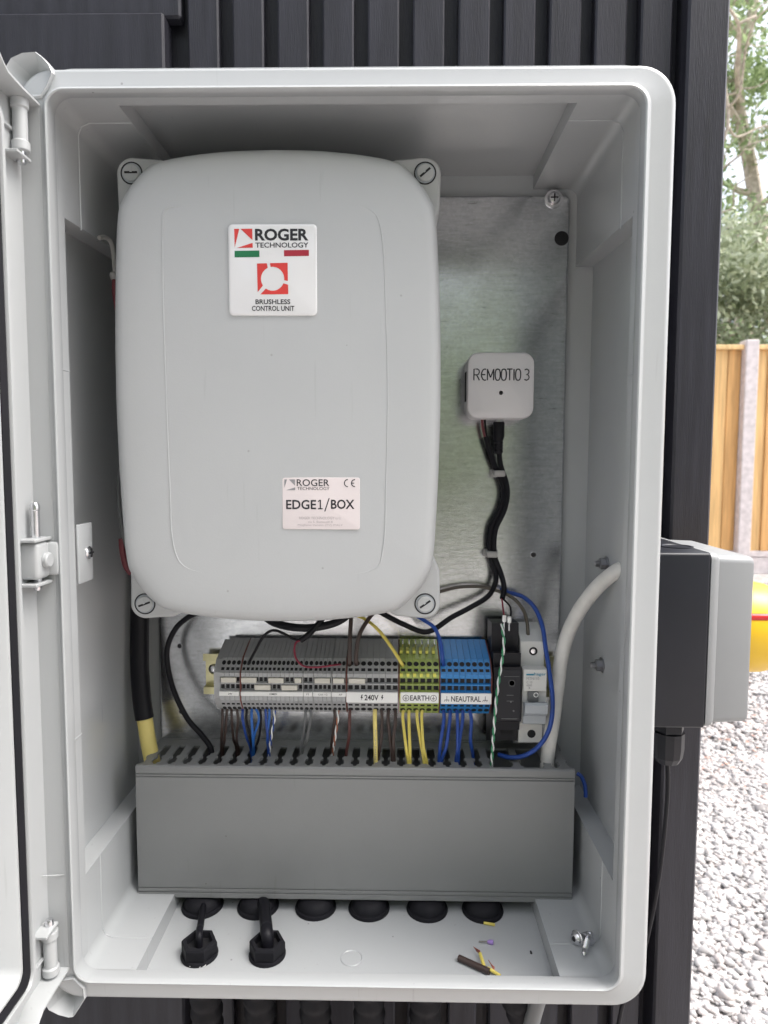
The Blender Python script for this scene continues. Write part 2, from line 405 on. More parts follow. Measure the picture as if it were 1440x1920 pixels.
# ------------------------------------------------------------------ fence
M_FW = [mat('fence timber %d' % i, c, .75, var=.22, scale=5, bump=.4, bscale=40, stretch=(10, 10, .6)) for i, c in enumerate([(.66, .42, .18), (.60, .34, .13), (.70, .48, .23)])]
fence = thing('fence', 'orange brown close boarded fence with pale concrete posts beyond the gravel', 'fence', (2.8, 5, 0))
FT = P(1400, 648, y=5).z; FB = P(1400, 1032, y=5).z
pxs = P(1397, 800, y=5).x
for k in range(-2, 3):
    c = pxs + k*1.86
    part('post', MB().box(c-.05, c+.05, 4.93, 5.05, 0, FT+.035, .006, 1), M_CONC, fence)
    if k == 2: continue
    part('gravel_board', MB().box(c+.051, c+1.809, 4.985, 5.03, .0, .135, .004, 1), M_CONC, fence)
    part('gravel_board', MB().box(c+.051, c+1.809, 4.98, 5.025, .138, FB-.005, .004, 1), M_CONC, fence)
    part('cap_rail', MB().box(c+.051, c+1.809, 4.955, 5.035, FT-.035, FT, .004, 1), M_FW[2], fence)
    nb = 17; wv = 1.755/nb
    for i in range(nb):
        x0 = c+.0525+i*wv; t = .006*random.random()
        mb = MB().add([(x0, 4.985-t, FB), (x0+wv*1.0-.002, 4.997-t, FB), (x0+wv-.002, 5.012, FB), (x0, 5.012, FB),
                       (x0, 4.985-t, FT-.036), (x0+wv-.002, 4.997-t, FT-.036), (x0+wv-.002, 5.012, FT-.036), (x0, 5.012, FT-.036)],
                      [(0, 1, 5, 4), (1, 2, 6, 5), (2, 3, 7, 6), (3, 0, 4, 7), (4, 5, 6, 7), (0, 3, 2, 1)])
        part('board', mb, M_FW[(i*7+k*3) % 3 if k != 0 else random.choice((0, 1))], fence, smooth=False)

# ------------------------------------------------------------------ trees
def leaf_mat(name, a, b_):
    M = bpy.data.materials.new(name); M.use_nodes = True; n = M.node_tree; b = n.nodes['Principled BSDF']
    b.inputs['Roughness'].default_value = .45
    at = n.nodes.new('ShaderNodeAttribute'); at.attribute_name = 'tint'
    ra = n.nodes.new('ShaderNodeValToRGB'); ra.color_ramp.elements[0].color = (*a, 1); ra.color_ramp.elements[1].color = (*b_, 1)
    n.links.new(at.outputs['Fac'], ra.inputs[0]); n.links.new(ra.outputs[0], b.inputs['Base Color'])
    tr = n.nodes.new('ShaderNodeBsdfTranslucent'); n.links.new(ra.outputs[0], tr.inputs[0])
    ms = n.nodes.new('ShaderNodeMixShader'); ms.inputs[0].default_value = .35
    n.links.new(b.outputs[0], ms.inputs[1]); n.links.new(tr.outputs[0], ms.inputs[2])
    n.links.new(ms.outputs[0], n.nodes['Material Output'].inputs[0])
    return M
LM = [leaf_mat('laurel leaf', (.16, .20, .10), (.52, .57, .42)), leaf_mat('ivy leaf', (.15, .22, .09), (.46, .57, .30)), leaf_mat('conifer needle', (.05, .09, .05), (.16, .22, .12)), leaf_mat('pale yard leaf', (.26, .32, .20), (.52, .58, .40))]  # glare over the background is put into the pale laurel and ivy tones
M_BARK = mat('bark', (.44, .38, .31), .9, var=.35, scale=20, bump=.6, bscale=60)
def leaf_cloud(name, clumps, per, size, mt, parent):
    P_ = []
    for (cx, cy, cz, rx, ry, rz) in clumps:
        d = rng.standard_normal((per, 3)); d /= np.linalg.norm(d, axis=1)[:, None]
        rad = rng.random((per, 1))**.45
        P_.append(d*rad*np.array([rx, ry, rz])+np.array([cx, cy, cz]))
    pos = np.vstack(P_); N = len(pos)
    # random oriented leaf quads
    a = rng.standard_normal((N, 3)); a /= np.linalg.norm(a, axis=1)[:, None]
    t = rng.standard_normal((N, 3)); b = np.cross(a, t); b /= np.linalg.norm(b, axis=1)[:, None]
    s = rng.uniform(.6, 1.3, (N, 1))*size
    v = np.stack([pos-a*s, pos+b*s*.42, pos+a*s, pos-b*s*.42], 1)
    me = bpy.data.meshes.new(name); org = np.array(ORG[parent.name])
    me.vertices.add(N*4); me.vertices.foreach_set('co', (v-org).reshape(-1).astype(np.float32))
    me.loops.add(N*4); me.loops.foreach_set('vertex_index', np.arange(N*4, dtype=np.int32))
    me.polygons.add(N); me.polygons.foreach_set('loop_start', np.arange(0, N*4, 4, dtype=np.int32)); me.update(calc_edges=True)
    at = me.attributes.new('tint', 'FLOAT', 'FACE'); at.data.foreach_set('value', rng.random(N).astype(np.float32))
    me.materials.append(mt); o = bpy.data.objects.new(name, me); C.objects.link(o); o.parent = parent
    return o
def limb(mb, a, b, r0, r1, wob=.15, n=6):
    pts = [a.lerp(b, i/n)+Vector((random.uniform(-1, 1), random.uniform(-1, 1), random.uniform(-1, 1)))*wob*(0 if i in (0,) else 1)*(b-a).length/n for i in range(n+1)]
    pts = smooth_path(pts, 4); k = len(pts)
    mb.tube(pts, [r0+(r1-r0)*i/(k-1) for i in range(k)], 6); return pts
def tree(name, label, x, y, h, tr, clumps, per, lsize, lm, group=None, nl=8, bare=False):
    t = thing(name, label, 'tree', (x, y, 0), group)
    mb = MB(); top = Vector((x+random.uniform(-.2, .2), y, h))
    tp = limb(mb, Vector((x, y, 0)), top, tr, tr*.25, .2, 8)
    for i in range(nl):
        a = tp[int(len(tp)*(.25+.7*i/nl))]; an = random.uniform(0, 6.28); L = random.uniform(.5, 1.1)*h*.22
        b = a+Vector((math.cos(an)*L, math.sin(an)*L, random.uniform(.1, .7)*L))
        bp_ = limb(mb, a, b, tr*.3, tr*.08, .3, 5)
        for j in range(3):
            q = bp_[random.randrange(len(bp_)//3, len(bp_))]
            limb(mb, q, q+Vector((random.uniform(-1, 1), random.uniform(-1, 1), random.uniform(-.2, 1)))*L*.5, tr*.1, tr*.03, .4, 4)
    part('trunk', mb, M_BARK, t)
    if clumps: leaf_cloud('crown', clumps, per, lsize, lm, t)
    return t
def clump_set(x, y, z0, z1, r, n, cs):
    out = []
    for i in range(n):
        a = random.uniform(0, 6.28); rr = r*math.sqrt(random.random())
        out.append((x+rr*math.cos(a), y+rr*math.sin(a)*.7, random.uniform(z0, z1), cs*random.uniform(.7, 1.3), cs*random.uniform(.7, 1.3), cs*random.uniform(.6, 1.1)))
    return out
hed = [(2.6, 6.3), (4.0, 6.5), (5.4, 6.4), (7.0, 6.6)]
hl = ['glossy laurel shrub crowding over the fence behind the timber wall corner', 'glossy laurel shrub rising behind the concrete fence post',
      'glossy laurel shrub further along behind the fence', 'glossy laurel shrub at the far run of the fence']
for (x, y), l in zip(hed, hl):
    tree('laurel_shrub', l, x, y, 2.6, .06, clump_set(x, y, .6, 3.3, .9, 30, .40), 330, .042, LM[0], 'laurels behind the fence', 6)
tree('ivy_tree', 'tall ivy clad tree with pale bare branches above the fence', 4.35, 8.3, 7.2, .16, clump_set(4.25, 8.3, 1.5, 6.4, .6, 30, .42), 240, .05, LM[1], None, 14)
tree('conifer_tree', 'dark green conifer behind the ivy clad tree', 5.6, 11.5, 5.0, .14, clump_set(5.6, 11.5, 1.0, 4.6, 1.0, 30, .6), 260, .07, LM[2], None, 10)
tree('bare_tree', 'leafless pale tree with arching thin branches over the fence', 3.5, 7.2, 5.2, .05, None, 0, 0, None, None, 14)

for i in range(8):
    x = -5.6+1.6*i; y = -5.0+.35*((i*5) % 3)
    tree('yard_tree', 'broad leafy tree across the yard, facing the open cabinet', x, y, 4.2, .10, clump_set(x, y, .5, 4.3, .75, 30, .55), 140, .10, LM[3], 'trees across the yard', 5)

# ------------------------------------------------------------------ cabinet
cab = thing('electrical_cabinet', 'open grey plastic electrical cabinet fixed to the black timber wall', 'cabinet', V(0, .1, -.30))
ring = [(.1975, .296, .020, .009), (.1985, .297, .021, .006), (.1992, .2985, .022, .003), (.1980, .2972, .021, .0006), (.1955, .2955, .020, .0),
        (.1840, .2875, .013, .0), (.1825, .2865, .012, -.0006), (.1818, .2858, .0115, -.0022), (.1806, .2848, .011, -.0026), (.1798, .2842, .0105, -.0020),
        (.1797, .2845, .0105, .003), (.1803, .2853, .011, .008), (.181, .286, .011, .011)]
part('rim', MB().loops([rrect(*q, n=10) for q in ring], False, False), M_CAB, cab, ang=50)
YF, YB = .0112, .156
HW, HH, RX, RZ = .181, .286, .1965, .298
def plus(y, zt, zb, xr, dr=0):
    """inner outline with the four recessed panels"""
    o = []
    def arc(cx, cz, r, a0): 
        for k in range(5): a = R(a0+90*k/4); o.append(V(cx+r*math.cos(a), y, cz+r*math.sin(a)))
    rx, rz, hw, hh = RX-dr, RZ-dr, HW, HH
    o += [V(rx, y, zb), V(rx, y, zt), V(hw, y, zt)]; arc(hw-.008, hh-.008, .008, 0)
    o += [V(xr, y, hh), V(xr, y, rz), V(-xr, y, rz), V(-xr, y, hh)]; arc(-hw+.008, hh-.008, .008, 90)
    o += [V(-hw, y, zt), V(-rx, y, zt), V(-rx, y, zb), V(-hw, y, zb)]; arc(-hw+.008, -hh+.008, .008, 180)
    o += [V(-xr, y, -hh), V(-xr, y, -rz-.003), V(xr, y, -rz-.003), V(xr, y, -hh)]; arc(hw-.008, -hh+.008, .008, 270)
    o += [V(hw, y, zb)]
    return o
sh = MB().loops([plus(YF, .2165, -.223, .1445), plus(YB, .2235, -.223, .1445, .001)], False, True)
part('inner_shell', sh, M_CAB, cab, ang=25)
# outer body and the lips that cover the recesses from the front
part('outer_body', MB().loops([rrect(.1960, .2950, .022, .0092), rrect(.1978, .3030, .028, .0100), rrect(.1978, .3030, .028, .194), rrect(.19, .294, .024, .1985)], False, True), M_CAB, cab)
lip = MB()
for (x0, x1, z0, z1) in ((.1812, .1975, -.285, .285), (-.1975, -.1812, -.285, .285)):
    lip.box(x0-(.0004 if x0 > 0 else 0), x1+(.0004 if x0 < 0 else 0), .0095, .0185, z0+ZC, z1+ZC)
lip.box(-.18, .18, .0095, .0195, .2858+ZC, .299+ZC); lip.box(-.18, .18, .0085, .0110, -.302+ZC, -.2862+ZC)
part('recess_lip', lip, M_CAB, cab)
# raised mould lines in the corners
def bead(name, pts, r=.0005): part(name, MB().tube([V(*p) for p in pts], r, 6), M_CAB, cab)
for sx in (1, -1):
    for sz, zz in ((1, .2165), (-1, -.223)):
        bead('mould_line', [(sx*.181, .042, zz), (sx*.181, .042, sz*(HH-.008)), (sx*.1787, .042, sz*(HH-.0023)), (sx*(HW-.008), .042, sz*HH), (sx*.1445, .042, sz*HH)])
for px, py, s in ((1180, 703, 1), (118, 693, -1), (145, 1384, -1)):
    z = P(px, py, x=s*.1803).z-ZC
    bead('mould_line', [(s*.1805, .004, z), (s*.1810, .0195, z)], .0004)
# hinge ears at the left corners
def ear(px):
    o = [P(a, b, y=0) for a, b in px]; n = len(o); mid = sum(o, Vector())/n; L = []
    for y, f_ in ((.045, .97), (.010, 1.0), (.0005, 1.0), (-.0015, .975), (-.0022, .93)):
        L.append([Vector((mid.x+(p.x-mid.x)*f_, y, mid.z+(p.z-mid.z)*f_)) for p in o])
    L.append([Vector((mid.x+(p.x-mid.x)*.62, .0035, mid.z+(p.z-mid.z)*.62)) for p in o])
    L.append([Vector((mid.x+(p.x-mid.x)*.2, .009, mid.z+(p.z-mid.z)*.2)) for p in o])
    part('hinge_ear', MB().loops(L), M_CAB, cab, ang=20)
ear([(14, 190), (10, 150), (13, 126), (22, 111), (44, 101), (70, 99), (84, 110), (97, 124), (104, 140), (92, 168), (80, 186)])
ear([(141, 1828), (161, 1848), (163, 1868), (152, 1886), (140, 1904), (132, 1905), (112, 1900), (92, 1890), (80, 1868), (84, 1838)])
# tab with screw on the left inner wall
tc_ = P(148, 1036, y=.030)
part('screw_tab', MB().box(-.1806, -.1786, .019, .040, tc_.z-.020, tc_.z+.020, .0009, 2), M_CAB, cab)
sp = Vector((-.1786, .0325, P(148, 1036, y=.0325).z))
ts = part('tab_screw', MB().lathe(sp, [(.0045, 0), (.0045, .0008), (.0035, .0019), (.0015, .0024)], 'x', 16), M_ZINC, cab)
part('screw_slot', MB().box(sp.x+.0021, sp.x+.0027, sp.y-.003, sp.y+.003, sp.z-.0005, sp.z+.0005), M_HOLE, ts)
part('screw_slot', MB().box(sp.x+.0021, sp.x+.0028, sp.y-.0005, sp.y+.0005, sp.z-.003, sp.z+.003), M_HOLE, ts)
# nuts on the right inner wall
for px, py in ((1130, 1057), (1122, 1247)):
    p = P(px+7, py, x=RX-.001)
    nb_ = part('bolt', MB().lathe((RX-.001, p.y, p.z), [(.0024, 0), (.0024, -.0085), (.0015, -.0095)], 'x', 12), M_DZNC, cab)
    part('nut', MB().lathe((RX-.001, p.y, p.z), [(.0062, 0), (.0062, -.001), (.0046, -.0012), (.0046, -.005), (.0038, -.0056)], 'x', 6), M_DZNC, nb_)
# knock-out circle on the floor
kc = P(659, 1797, z=-.3009)
part('knockout', MB().lathe(kc, [(.0082, -.0004), (.0082, .0004), (.0078, .0007), (.0072, .0002)], 'z', 32), M_CAB, cab)

# door: swings out on the left, seen edge-on
DU = .398
def sstep(t): t = max(0, min(1, t)); return t*t*(3-2*t)
def dl(i, x):
    """outline of the door at inset i in the y-z plane; u runs from the hinge towards the viewer, the hinge corners are notched"""
    u0, u1, hh, r = i-.008, DU-i, .3-i*.95, max(.008, .022-i*.3)
    q = [(u0+r-r*math.cos(R(90*k/8)), hh-r+r*math.sin(R(90*k/8))) for k in range(9)]
    q += [(u, hh) for u in (.034, .038, .042, .046, .050, .055, .06, .08) if u > u0+r]
    while len(q) < 17: q.append((q[-1][0]+.01, hh))
    q += [(u1-r+r*math.sin(R(90*k/8)), hh-r+r*math.cos(R(90*k/8))) for k in range(9)]
    q = [(u, min(z, .2795+.0185*sstep((u-.030)/.030)-(i*.5 if u < .06 else 0))) for u, z in q]
    return [V(x, -u, z) for u, z in q]+[V(x, -u, -z) for u, z in reversed(q)]
dp = [(0, -.222), (.004, -.1858), (.0049, -.1845), (.0074, -.1845), (.0082, -.1855), (.0086, -.1973), (.0405, -.1976), (.0426, -.1885), (.0434, -.1872), (.0460, -.1872), (.0466, -.1885)]
door = part('door', MB().loops([dl(i, x) for i, x in dp]+[dl(.0468, -.1955), dl(.0552, -.1955), dl(.0556, -.1895), dl(.0562, -.1882), dl(.0578, -.1882), dl(.0586, -.1895), dl(.064, -.212), dl(.073, -.2165)], False, True), M_DOOR, cab, ang=30)
part('door_front', MB().loops([dl(0, -.222), dl(.004, -.226), dl(.02, -.2275)], True, True), M_DOOR, door)
part('gasket', MB().loops([dl(.0470, -.1952), dl(.0474, -.1885), (dl(.0510, -.1868)), dl(.0546, -.1885), dl(.0550, -.1952)], False, False), M_RUB, door, label='black rubber door gasket')
def hinge(zc, up=True):
    y0, x0 = -.009, -.1925
    c = V(x0, y0, zc)
    h = part('hinge_barrel', MB().lathe(c, [(.0048, -.015), (.0052, -.0145), (.0052, -.010), (.0042, -.009), (.0042, .009), (.0052, .010), (.0052, .0145), (.0048, .015)], 'z', 20), M_DOOR, door)
    part('hinge_pin', MB().lathe(c, [(.0026, -.022), (.0028, -.021), (.0028, .021), (.0022, .0225)], 'z', 14), M_ZINC, h)
    for dz in (-.019, .0175, -.003):
        part('hinge_plate', MB().box(-.2005, x0+(.004 if dz != -.003 else -.003), -.0205, y0+(.004 if dz != -.003 else -.001), c.z+dz-.001, c.z+dz+.001, .0004, 1), M_DOOR, h)
    return h
hinge(P(36, 235, y=-.009).z-ZC); hinge(P(97, 1785, y=-.009).z-ZC)
# middle hinge: block, plates and long pin
zm = P(80, 1050, y=-.009).z-ZC
c = V(-.192, -.009, zm)
hm = part('hinge_block', MB().box(-.1995, -.1868, -.0175, -.0025, c.z-.0115, c.z+.0115, .0025, 3), M_DOOR, door)
part('hinge_arm', MB().box(-.1945, -.1815, -.004, .0045, c.z-.0105, c.z+.0105, .002, 2), M_DOOR, hm)
part('hinge_cam', MB().lathe((-.1866, -.0085, c.z), [(.0048, 0), (.0048, .0022), (.004, .003)], 'x', 20), M_DOOR, hm)
for dz in (-.0145, .0130): part('hinge_plate', MB().box(-.2005, -.1865, -.0205, -.0005, c.z+dz-.001, c.z+dz+.001, .0004, 1), M_DOOR, hm)
part('hinge_pin', MB().lathe(c, [(.0022, -.019), (.0026, -.018), (.0026, .031), (.003, .0315), (.003, .034), (.002, .036)], 'z', 14), M_ZINC, hm)
# mould line across the door channel
zq = P(90, 1648, y=-.009).z-ZC
part('mould_line', MB().tube([V(-.199, -.0195, zq), V(-.1993, -.008, zq+.001), V(-.1838, .0014, zq-.0035)], .0004, 6), M_DOOR, door)

# ------------------------------------------------------------------ mounting plate
YP = .148
plate = thing('mounting_plate', 'galvanised steel mounting plate at the back of the grey cabinet', 'metal plate', V(0, YP, -.279))
pl = MB().loops([rrect(.173, .278, .004, .1535), rrect(.173, .278, .004, YP+.0012), rrect(.1722, .2772, .0035, YP+.0003), rrect(.171, .276, .003, YP)], True, True)
part('sheet', pl, M_GALV, plate)
def phole(px, py, r, rim=True):
    p = P(px, py, y=YP)
    h = part('hole', MB().lathe((p.x, YP-.0002, p.z), [(r, 0), (r*.98, -.00005)], 'y', 24), M_HOLE, plate)
    if rim: part('hole_rim', MB().lathe((p.x, YP-.0001, p.z), [(r*1.25, 0), (r*1.15, -.0005), (r*1.0, -.0005), (r*.97, 0)], 'y', 24, False), M_GALV, h)
phole(1053, 447, .0058, False); phole(1000, 1040, .0022); phole(337, 1211, .0018); phole(340, 1334, .0018)
p = P(1038, 373, y=YP)
s_ = part('plate_screw', MB().lathe((p.x, YP, p.z), [(.0072, 0), (.0072, -.0008), (.0052, -.0010), (.0050, -.0018), (.004, -.0032), (.002, -.0038)], 'y', 24), M_ZINC, plate)
part('screw_slot', MB().box(p.x-.0005, p.x+.0005, YP-.0041, YP-.0036, p.z-.003, p.z+.003), M_HOLE, s_)
part('screw_slot', MB().box(p.x-.003, p.x+.003, YP-.0042, YP-.0036, p.z-.0005, p.z+.0005), M_HOLE, s_)

# ------------------------------------------------------------------ control unit
BX, BZ = -.0484, .1085
unit = thing('control_unit', 'large pale grey plastic control unit box with domed lid', 'control unit', V(BX, .1, BZ-.155))
SX, SZ = 1.037, 1.036
quad = [(0, .1528), (.030, .1519), (.058, .1490), (.0765, .1452), (.0835, .1412), (.0925, .1320), (.0985, .1230), (.1024, .112), (.1046, .080), (.1061, .040)]
quad = [(a*SX, b*SZ) for a, b in quad]
full = [(a, b) for a, b in quad]+[(.1066*SX, 0)]+[(a, -b) for a, b in reversed(quad)]
full += [(-a, b) for a, b in [(a, -b) for a, b in quad[1:]]]+[(-.1066*SX, 0)]+[(-a, b) for a, b in reversed(quad[1:])]
lp = [Vector((a, 0, b)) for a, b in full]; lp = smooth_path(lp+[lp[0]], 5)[:-1]
def lid_loop(o, y):
    return [V(BX+p.x*(1-o/.1105), y, BZ+p.z*(1-o/.1583)) for p in lp]
def lid_y(x, z):                               # front of the lid
    q = max(abs(x-BX)/.1105, abs(z-BZ)/.1583); return .0275+.0032*min(1, q)**2
lo = [(.0012, .062), (0, .060), (0, .042), (.0004, .0385), (.0014, .0355), (.0030, .0333), (.0052, .0318), (.0085, .0309), (.013, .0304)]
lo += [(o, .0275+.0032*(1-o/.1105)**2) for o in (.02, .03, .045, .06, .08, .1)]
part('lid', MB().loops([lid_loop(o, y) for o, y in lo], False, True), M_BOX, unit, ang=40)
part('base', MB().loops([rrect(.1030, .1495, .02, y, BX, BZ) for y in (.0615, .146)], False, True), M_BOX, unit)
for sx in (-1, 1):
    for sz in (-1, 1):
        lx_, lz = BX+sx*.0988, BZ+sz*.1478
        px_ = [(247, 325), (797, 325), (272, 1132), (797, 1132)][(sx+1)//2 + (0 if sz > 0 else 2)]
        q = P(*px_, y=.050); lx_, lz = q.x, q.z-ZC
        prof = []
        L = []
        for y, e in ((.10, 0), (.0515, 0), (.0505, .0006), (.0498, .0016)):
            l = []
            r_ = .0108-e
            # rounded outer corner, legs reaching along both sides under the lid
            for k in range(13):
                a = R(-45+225*k/12-45)
                l.append((r_*math.cos(a), r_*math.sin(a)))
            l = [(r_-.006, -.036), (r_-.0008, -.024)]+[(r_*math.cos(R(-10+110*k/10)), r_*math.sin(R(-10+110*k/10))) for k in range(11)]+[(-.020, r_-.0015), (-.030, r_-.006), (-.034, -.010), (-.010, -.036)]
            L.append([V(lx_+sx*a, y, lz+sz*b) for a, b in l])
        lug = part('corner_lug', MB().loops(L), M_BOX, unit)
        part('screw_well', MB().lathe((lx_, .0496, lz+ZC), [(.0072, 0), (.0072, .00005)], 'y', 28), M_MCBL, lug)
        part('screw_ring', MB().lathe((lx_, .0497, lz+ZC), [(.0076, 0), (.0074, -.0004), (.0069, -.0004), (.0066, 0)], 'y', 28, False), M_HOLE, lug)
        ang = {(-1, 1): 0, (1, 1): -40, (-1, -1): -20, (1, -1): -35}[(sx, sz)]
        Rm = Matrix.Rotation(R(ang), 3, 'Y')
        def bar(a, b, h, y0, y1):
            return [Vector((lx_, 0, lz+ZC))+Rm @ Vector((sx_*a, 0, b+sz_*h))+Vector((0, yy, 0)) for yy in (y1, y0) for sx_, sz_ in ((-1, -1), (1, -1), (1, 1), (-1, 1))]
        cap = part('screw_head', MB().lathe((lx_, .0496, lz+ZC), [(.0056, 0), (.0056, -.0010), (.0052, -.0014)], 'y', 24), M_BOX, lug)
        mb = MB().loops([bar(.0044, 0, .0007, .0480, .0484)[4:], bar(.0044, 0, .0007, .0480, .0484)[:4]]); part('screw_slot', mb, M_HOLE, cap)
        mb = MB().loops([bar(.0008, .0026, .0024, .0479, .0484)[4:], bar(.0008, .0026, .0024, .0479, .0484)[:4]]); part('screw_key', mb, M_BOX, cap)
# faint moulded line round the flat of the lid
fl = [(305, 400), (322, 388), (420, 380), (520, 378), (620, 382), (690, 390), (716, 440), (724, 600), (727, 740), (724, 900), (718, 1030), (690, 1072), (560, 1080), (430, 1077), (352, 1066), (325, 1020), (318, 900), (310, 700), (305, 520), (305, 400)]
pts = []
for a, b in smooth_path([Vector((a, b, 0)) for a, b in fl], 6) and [(v.x, v.y) for v in smooth_path([Vector((a, b, 0)) for a, b in fl], 6)]:
    q = P(a, b, y=.029); q.y = lid_y(q.x, q.z-ZC)+.0001; pts.append(q)
part('lid_line', MB().tube(pts, .00042, 6), M_BOX, unit)
# resin sticker
def sticker(name, x0, y0, x1, y1, th, r, mt, lab):
    a = P(x0, y0, y=.0275); b = P(x1, y1, y=.0275); cx, cz = (a.x+b.x)/2, (a.z+b.z)/2-ZC; hw, hh = (b.x-a.x)/2, (a.z-b.z)/2
    yb = min(lid_y(cx+i*hw, cz+j*hh) for i in (-1, 0, 1) for j in (-1, 0, 1))-.0001
    L = [rrect(hw, hh, r, yb+.0030, cx, cz), rrect(hw, hh, r, yb-th*.5, cx, cz), rrect(hw-th*.4, hh-th*.4, r, yb-th*.85, cx, cz), rrect(hw-th, hh-th, r, yb-th, cx, cz)]
    return part(name, MB().loops(L), mt, unit, label=lab), yb-th
st, ys = sticker('sticker', 428, 421, 595, 592, .0014, .003, M_STK, 'glossy white brand sticker with red logo')
ys -= .00012
def inkpx(s, x0, y0, x1, y1, m_, par, y, off=0): return part('lettering', textpx(s, x0, y0, x1, y1, y, off), m_, par, smooth=False)
def st_(x, y): return (400+x/6.545, 400+y/6.545)
def ipoly(pts, m_, par, y, f=st_): return part('logo_mark', poly([P(*f(a, b), y=y) for a, b in pts]), m_, par, smooth=False)
inkpx('ROGER', *st_(510, 188), *st_(1168, 335), M_INK, st, ys, .035)
inkpx('TECHNOLOGY', *st_(515, 358), *st_(1168, 420), M_INK, st, ys, .016)
ipoly([(255, 190), (318, 190), (262, 420)], M_LRED, st, ys); ipoly([(333, 190), (478, 188), (480, 330)], M_LRED, st, ys); ipoly([(290, 424), (482, 362), (484, 422)], M_LRED, st, ys)
ipoly([(260, 460), (565, 456), (566, 536), (261, 540)], M_LGRN, st, ys); ipoly([(867, 452), (1173, 448), (1174, 523), (868, 527)], M_LMAR, st, ys)
def arcp(a0, a1, n=10): return [(727+143*math.cos(R(a0+(a1-a0)*k/n)), 803+147*math.sin(R(a0+(a1-a0)*k/n))) for k in range(n+1)]
ipoly([(535, 616), (657, 613), (668, 668)]+arcp(-116, -214)+[(544, 968)], M_LRED, st, ys)
ipoly([(695, 612), (912, 606), (915, 830), (874, 822)]+arcp(6, -100), M_LRED, st, ys)
ipoly([(576, 995), (642, 925)]+arcp(126, 22)+[(872, 862), (917, 876), (920, 992)], M_LRED, st, ys)
inkpx('BRUSHLESS', *st_(517, 1055), *st_(945, 1115), M_INK, st, ys, .022)
inkpx('CONTROL UNIT', *st_(472, 1135), *st_(995, 1198), M_INK, st, ys, .022)
# model label
s2, ys = sticker('model_label', 529, 895, 674.5, 993, .0003, .0015, M_PAP, 'pinkish white model label')
ys -= .0001
def s2_(x, y): return (500+x/7.2, 870+y/7.2)
inkpx('ROGER', *s2_(405, 205), *s2_(845, 300), M_INK, s2, ys, .008)
inkpx('TECHNOLOGY', *s2_(412, 310), *s2_(848, 352), M_INK, s2, ys, 0)
ipoly([(238, 208), (275, 208), (240, 320)], M_LINK, s2, ys, s2_); ipoly([(300, 208), (384, 208), (384, 295)], M_LINK, s2, ys, s2_); ipoly([(265, 352), (385, 315), (385, 352)], M_LINK, s2, ys, s2_)
inkpx('EDGE', *s2_(262, 483), *s2_(668, 612), M_INK, s2, ys, .02); inkpx('BOX', *s2_(868, 480), *s2_(1185, 608), M_INK, s2, ys, .02)
ipoly([(836, 462), (850, 462), (792, 640), (777, 640)], M_INK, s2, ys, s2_)
ipoly([(716, 484), (733, 484), (733, 596), (716, 596)], M_INK, s2, ys, s2_); ipoly([(692, 596), (756, 596), (756, 611), (692, 611)], M_INK, s2, ys, s2_); ipoly([(692, 500), (716, 484), (716, 502), (692, 514)], M_INK, s2, ys, s2_)
inkpx('ROGER TECHNOLOGY s.r.l.', *s2_(438, 712), *s2_(1002, 748), M_INKF, s2, ys); inkpx('via S. Botticelli 8', *s2_(555, 765), *s2_(890, 795), M_INKF, s2, ys); inkpx('Mogliano Veneto (TV) ITALY', *s2_(420, 810), *s2_(1028, 845), M_INKF, s2, ys)
def arcstroke(cx, cz, r, a0, a1, wd, n=14):
    o = [(cx+(r+wd)*math.cos(R(a0+(a1-a0)*k/n)), cz+(r+wd)*math.sin(R(a0+(a1-a0)*k/n))) for k in range(n+1)]
    return o+[(cx+(r-wd)*math.cos(R(a0+(a1-a0)*k/n)), cz+(r-wd)*math.sin(R(a0+(a1-a0)*k/n))) for k in reversed(range(n+1))]
def strip(pts, m_, par, y, f):                 # outline strip as quads
    n = len(pts)//2; vs = [P(*f(a, b), y=y) for a, b in pts]
    part('logo_mark', MB().add(vs, [(i, i+1, 2*n-2-i, 2*n-1-i) for i in range(n-1)]), m_, par, smooth=False)
strip(arcstroke(1097, 258, 48, 270, 90, 6.5), M_INK, s2, ys, s2_); strip(arcstroke(1193, 258, 48, 270, 90, 6.5), M_INK, s2, ys, s2_)
ipoly([(1148, 252), (1182, 252), (1182, 264), (1148, 264)], M_INK, s2, ys, s2_)

# ------------------------------------------------------------------ receiver module
a = P(877, 660, y=.122); b = P(1001, 785, y=.122); cx, cz = (a.x+b.x)/2, (a.z+b.z)/2-ZC; hw, hh = (b.x-a.x)/2, (a.z-b.z)/2
rec = thing('receiver_module', 'small square white receiver module on the galvanised plate', 'receiver', V(cx, .13, cz-hh))
part('case', MB().loops([rrect(hw-.001, hh-.001, .008, .1478, cx, cz), rrect(hw, hh, .009, .146, cx, cz), rrect(hw, hh, .009, .1245, cx, cz), rrect(hw-.0006, hh-.0006, .0085, .1228, cx, cz), rrect(hw-.002, hh-.002, .0075, .1220, cx, cz)]), M_REM, rec)
q = P(939.5, 736.5, y=.1219); part('indicator', MB().lathe((q.x, .1219, q.z), [(.0016, .0002), (.0016, 0), (.0011, .0001)], 'y', 16), M_HOLE, rec)
def oval(x0, x1, a0=0, a1=360, n=20): 
    w_ = (x1-x0)/2; o = []
    for k in range(n+1):
        a = R(a0+(a1-a0)*k/n); c_, s_2 = math.cos(a), math.sin(a)
        o.append(((x0+x1)/2+w_*math.copysign(abs(c_)**.8, c_), .5+.5*math.copysign(abs(s_2)**.8, s_2)))
    return o
